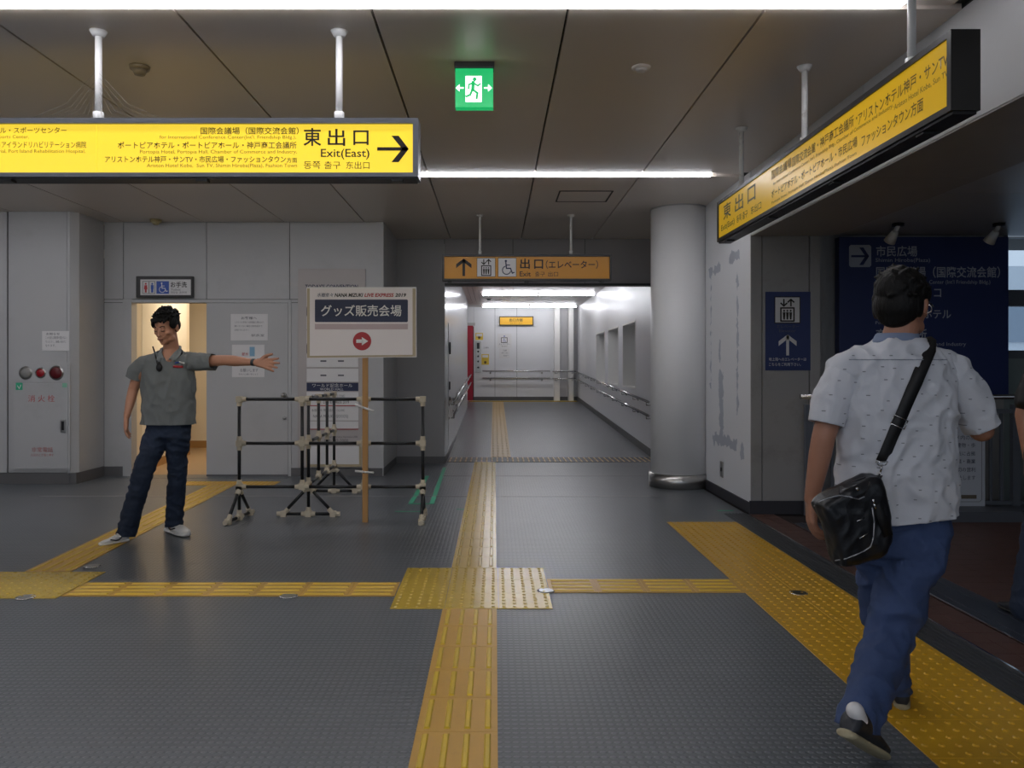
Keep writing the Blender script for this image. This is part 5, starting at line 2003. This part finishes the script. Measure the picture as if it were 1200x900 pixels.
# flap
b = bmesh.new()
fl = [(955, 591), (963, 579), (983, 570), (1014, 559), (1020, 566), (1014, 580), (1004, 584), (983, 579.5), (968, 583.5)]
vs = [snap(bvhb, x, y, YB, .009) for x, y in fl]
f = b.faces.new([b.verts.new(v) for v in vs])
bmesh.ops.triangulate(b, faces=b.faces[:])
r = bmesh.ops.extrude_face_region(b, geom=b.faces[:])
bmesh.ops.translate(b, verts=[g for g in r['geom'] if isinstance(g, bmesh.types.BMVert)], vec=(0, .006, 0))
obj('flap', b, M['bag'], bag)
b = bmesh.new()
cs = [snap(bvhb, x, y, YB, .004) for x, y in ((1004, 611), (1013, 607), (1017, 625), (1007, 631))]
tube(b, cs[:2], .0022, 6)
tube(b, cs[2:], .0028, 6)
obj('tag', b, M['chrome'], bag, True)
b = bmesh.new()
tube(b, [snap(bvhb, x, y, YB, .004) for x, y in ((1023, 585), (1024, 590), (1026, 596))], .004, 6)
obj('zip_pull', b, M['chrome'], bag, True)
b = bmesh.new()
c_ = snap(bvhb, 1004, 572.5, YB, .01)
cyl(b, c_, c_ - Vector((0, .008, 0)), .006, .006, 12)
obj('stud', b, M['chrome'], bag, True)
# strap across the back
def ribbon(pts, side, wd, th=.004):
    bm = bmesh.new()
    prev = None
    for i, p in enumerate(pts):
        d = (pts[min(i + 1, len(pts) - 1)] - pts[max(i - 1, 0)]).normalized()
        s = side[i] if isinstance(side, list) else side
        sd = (s - d * s.dot(d)).normalized()
        n_ = d.cross(sd).normalized() * th / 2
        r_ = [bm.verts.new(p + sd * a * wd / 2 + n_ * c) for a, c in ((-1, -1), (1, -1), (1, 1), (-1, 1))]
        if prev:
            for k in range(4):
                bm.faces.new((prev[k], prev[(k + 1) % 4], r_[(k + 1) % 4], r_[k]))
        else:
            bm.faces.new(r_[::-1])
        prev = r_
    bm.faces.new(prev)
    bmesh.ops.recalc_face_normals(bm, faces=bm.faces[:])
    return bm


pts = []
for i in range(15):
    f = i / 14
    pts.append(snap(bvh, 1089 + (1033 - 1089) * f, 411 + (541 - 411) * f, 2.98, .006))
def snap_z(px, Y, off=.006):
    X_ = (px - CX) * 2.98 / F
    h_ = bvh.ray_cast(Vector((X_, Y, 2.2)), Vector((0, 0, -1)))
    return (h_[0] + Vector((0, 0, off))) if h_[0] is not None else Vector((X_, Y, 1.43))


for _ in range(3):      # webbing bridges the small folds
    pts = [pts[0]] + [Vector((p.x, min(p.y, (a.y + c.y) / 2), p.z)) for a, p, c in zip(pts, pts[1:], pts[2:])] + [pts[-1]]
over = [snap_z(1081, 2.93), snap_z(1083, 2.97), snap_z(1083, 3.01), snap_z(1081, 3.05)]
front = [snap(bvh, 1085 - 70 * i / 8, 415 + 150 * i / 8, 2.98, .006, frm=1) for i in range(1, 9)]
allp = front[::-1] + over[::-1] + pts
obj('strap', ribbon(allp, Vector((1, 0, .35)), .043), M['strap'], T2, True)
q = pts[-1]
b = bmesh.new()
tube(b, [q + Vector((-.022, -.004, 0)), q + Vector((.022, -.004, 0)), q + Vector((.012, -.004, -.012)), q + Vector((-.012, -.004, -.012)), q + Vector((-.022, -.004, 0))], .0025, 6)
tube(b, [q + Vector((0, -.005, -.01)), q + Vector((-.006, -.006, -.035)), q + Vector((-.012, 0, -.055))], .0035, 6)
obj('clip', b, M['chrome'], T2, True)
b = bmesh.new()
q = pts[9]
d1 = (pts[10] - pts[8]).normalized()
s1 = Vector((1, 0, .35))
s1 = (s1 - d1 * s1.dot(d1)).normalized()
for w1 in (-.016, .016):
    tube(b, [q + d1 * w1 - s1 * .026 + Vector((0, -.005, 0)), q + d1 * w1 + s1 * .026 + Vector((0, -.005, 0))], .0018, 6)
for w1 in (-.026, .026):
    tube(b, [q - d1 * .016 + s1 * w1 + Vector((0, -.005, 0)), q + d1 * .016 + s1 * w1 + Vector((0, -.005, 0))], .0018, 6)
obj('buckle', b, M['chrome'], T2, True)
b = bmesh.new()
q0 = snap(bvhb, 1024, 562, YB, .0)
obj('strap_tab', ribbon([pts[-1] + Vector((-.012, .0, -.05)), P(1028, 558, 2.815), P(1026, 564, 2.74), q0 + Vector((.005, -.006, -.06)), snap(bvhb, 1033, 605, YB, .004), snap(bvhb, 1041, 628, YB, .004)], Vector((1, 0, 0)), .03), M['strap'], T2, True)

# ---------- person mostly outside the right edge
T = person_thing('person in dark clothes and jeans cut off by the right frame edge', (3.05, 4.25, 0))
cx3 = 3.06
Yp = 4.3
B = Blob()
hd = Vector((cx3 + .02, Yp - .02, 1.56))
HM = Matrix.Translation(hd) @ Matrix.Rotation(R(170), 4, 'Z')
head(B, HM, .98)
B.chain([(hd + Vector((0, 0, -.06)), .055), (Vector((cx3 + .02, Yp, 1.38)), .07)])
B.loft([((cx3 + .02, Yp, 1.4), (.09, 0, 0), (0, .07, 0)), ((cx3 + .02, Yp, 1.33), (.17, 0, 0), (0, .1, 0)), ((cx3 + .02, Yp, 1.1), (.15, 0, 0), (0, .1, 0)), ((cx3, Yp, .9), (.15, 0, 0), (0, .1, 0))])
for s in (-1, 1):
    a0 = Vector((cx3 + .02 + s * .18, Yp, 1.34))
    a1 = Vector((cx3 + .02 + s * .25, Yp + .02, 1.08))
    a2 = Vector((cx3 + .02 + s * .26, Yp - .04, .84))
    B.chain([(a0, .055), (a1, .04), (a2, .025)])
    hand(B, a2, (0, -.1, -1), (-s, 0, 0), (0, -1, 0), 22, .5)
    B.chain([((cx3 + s * .1, Yp, .88), .085), ((cx3 + s * .16, Yp - .02, .47), .055), ((cx3 + s * .2, Yp - .02, .1), .04)])
obj('body', B.mesh(.007, 3), M['skin2'], T, True)
B = Blob()
B.M = HM
B.ell((0, .026, .05), (.086, .102, .09))
B.ell((0, .055, -.01), (.079, .066, .08))
obj('hair', B.mesh(.006, 3), M['hair'], T, True)
B = Blob()
B.loft([((cx3 + .02, Yp, 1.43), (.08, 0, 0), (0, .07, 0)), ((cx3 + .02, Yp, 1.37), (.18, 0, 0), (0, .11, 0)), ((cx3 + .02, Yp, 1.1), (.185, 0, 0), (0, .125, 0)), ((cx3, Yp, .86), (.19, 0, 0), (0, .13, 0))])
for s in (-1, 1):
    B.chain([((cx3 + .02 + s * .15, Yp, 1.35), .08), ((cx3 + .02 + s * .23, Yp + .01, 1.15), .065)])
obj('black_shirt', B.mesh(.009, 4, folds=[(.006, (9, 9, 4), 1)]), M['black'], T, True)
B = Blob()
B.loft([((cx3, Yp, .92), (.16, 0, 0), (0, .11, 0)), ((cx3, Yp, .8), (.17, 0, 0), (0, .115, 0))])
for s in (-1, 1):
    B.chain([((cx3 + s * .09, Yp, .82), .095), ((cx3 + s * .17, Yp - .02, .46), .08), ((cx3 + s * .235, Yp - .03, .06), .085)])
obj('jeans', B.mesh(.009, 4, folds=[(.006, (8, 8, 12), 4)]), M['jeans1'], T, True)
for s in (-1, 1):
    shoe(T, (cx3 + s * .23, Yp - .1, .002), (cx3 + s * .25, Yp + .18, .002), M['shoe_d'], M['black'])
T3 = thing('carried_bag', 'soft black bag carried by the person at the right edge', 'bag', (2.79, 4.15, .78))
B = Blob()
B.ell((2.80, 4.12, .92), (.085, .07, .17))
B.ell((2.82, 4.12, .85), (.1, .08, .1))
obj('bag_body', B.mesh(.008, 4, folds=[(.008, (14, 14, 9), 2)]), M['bag'], T3, True)
b = bmesh.new()
tube(b, [Vector(q) for q in ((2.80, 4.12, 1.06), (2.86, 4.14, 1.22), (2.93, 4.2, 1.38))], .012, 8)
obj('strap', b, M['strap'], T3, True)
obj('white_tag', BX(2.735, 2.765, 4.04, 4.05, .755, .785), M['white'], T3)
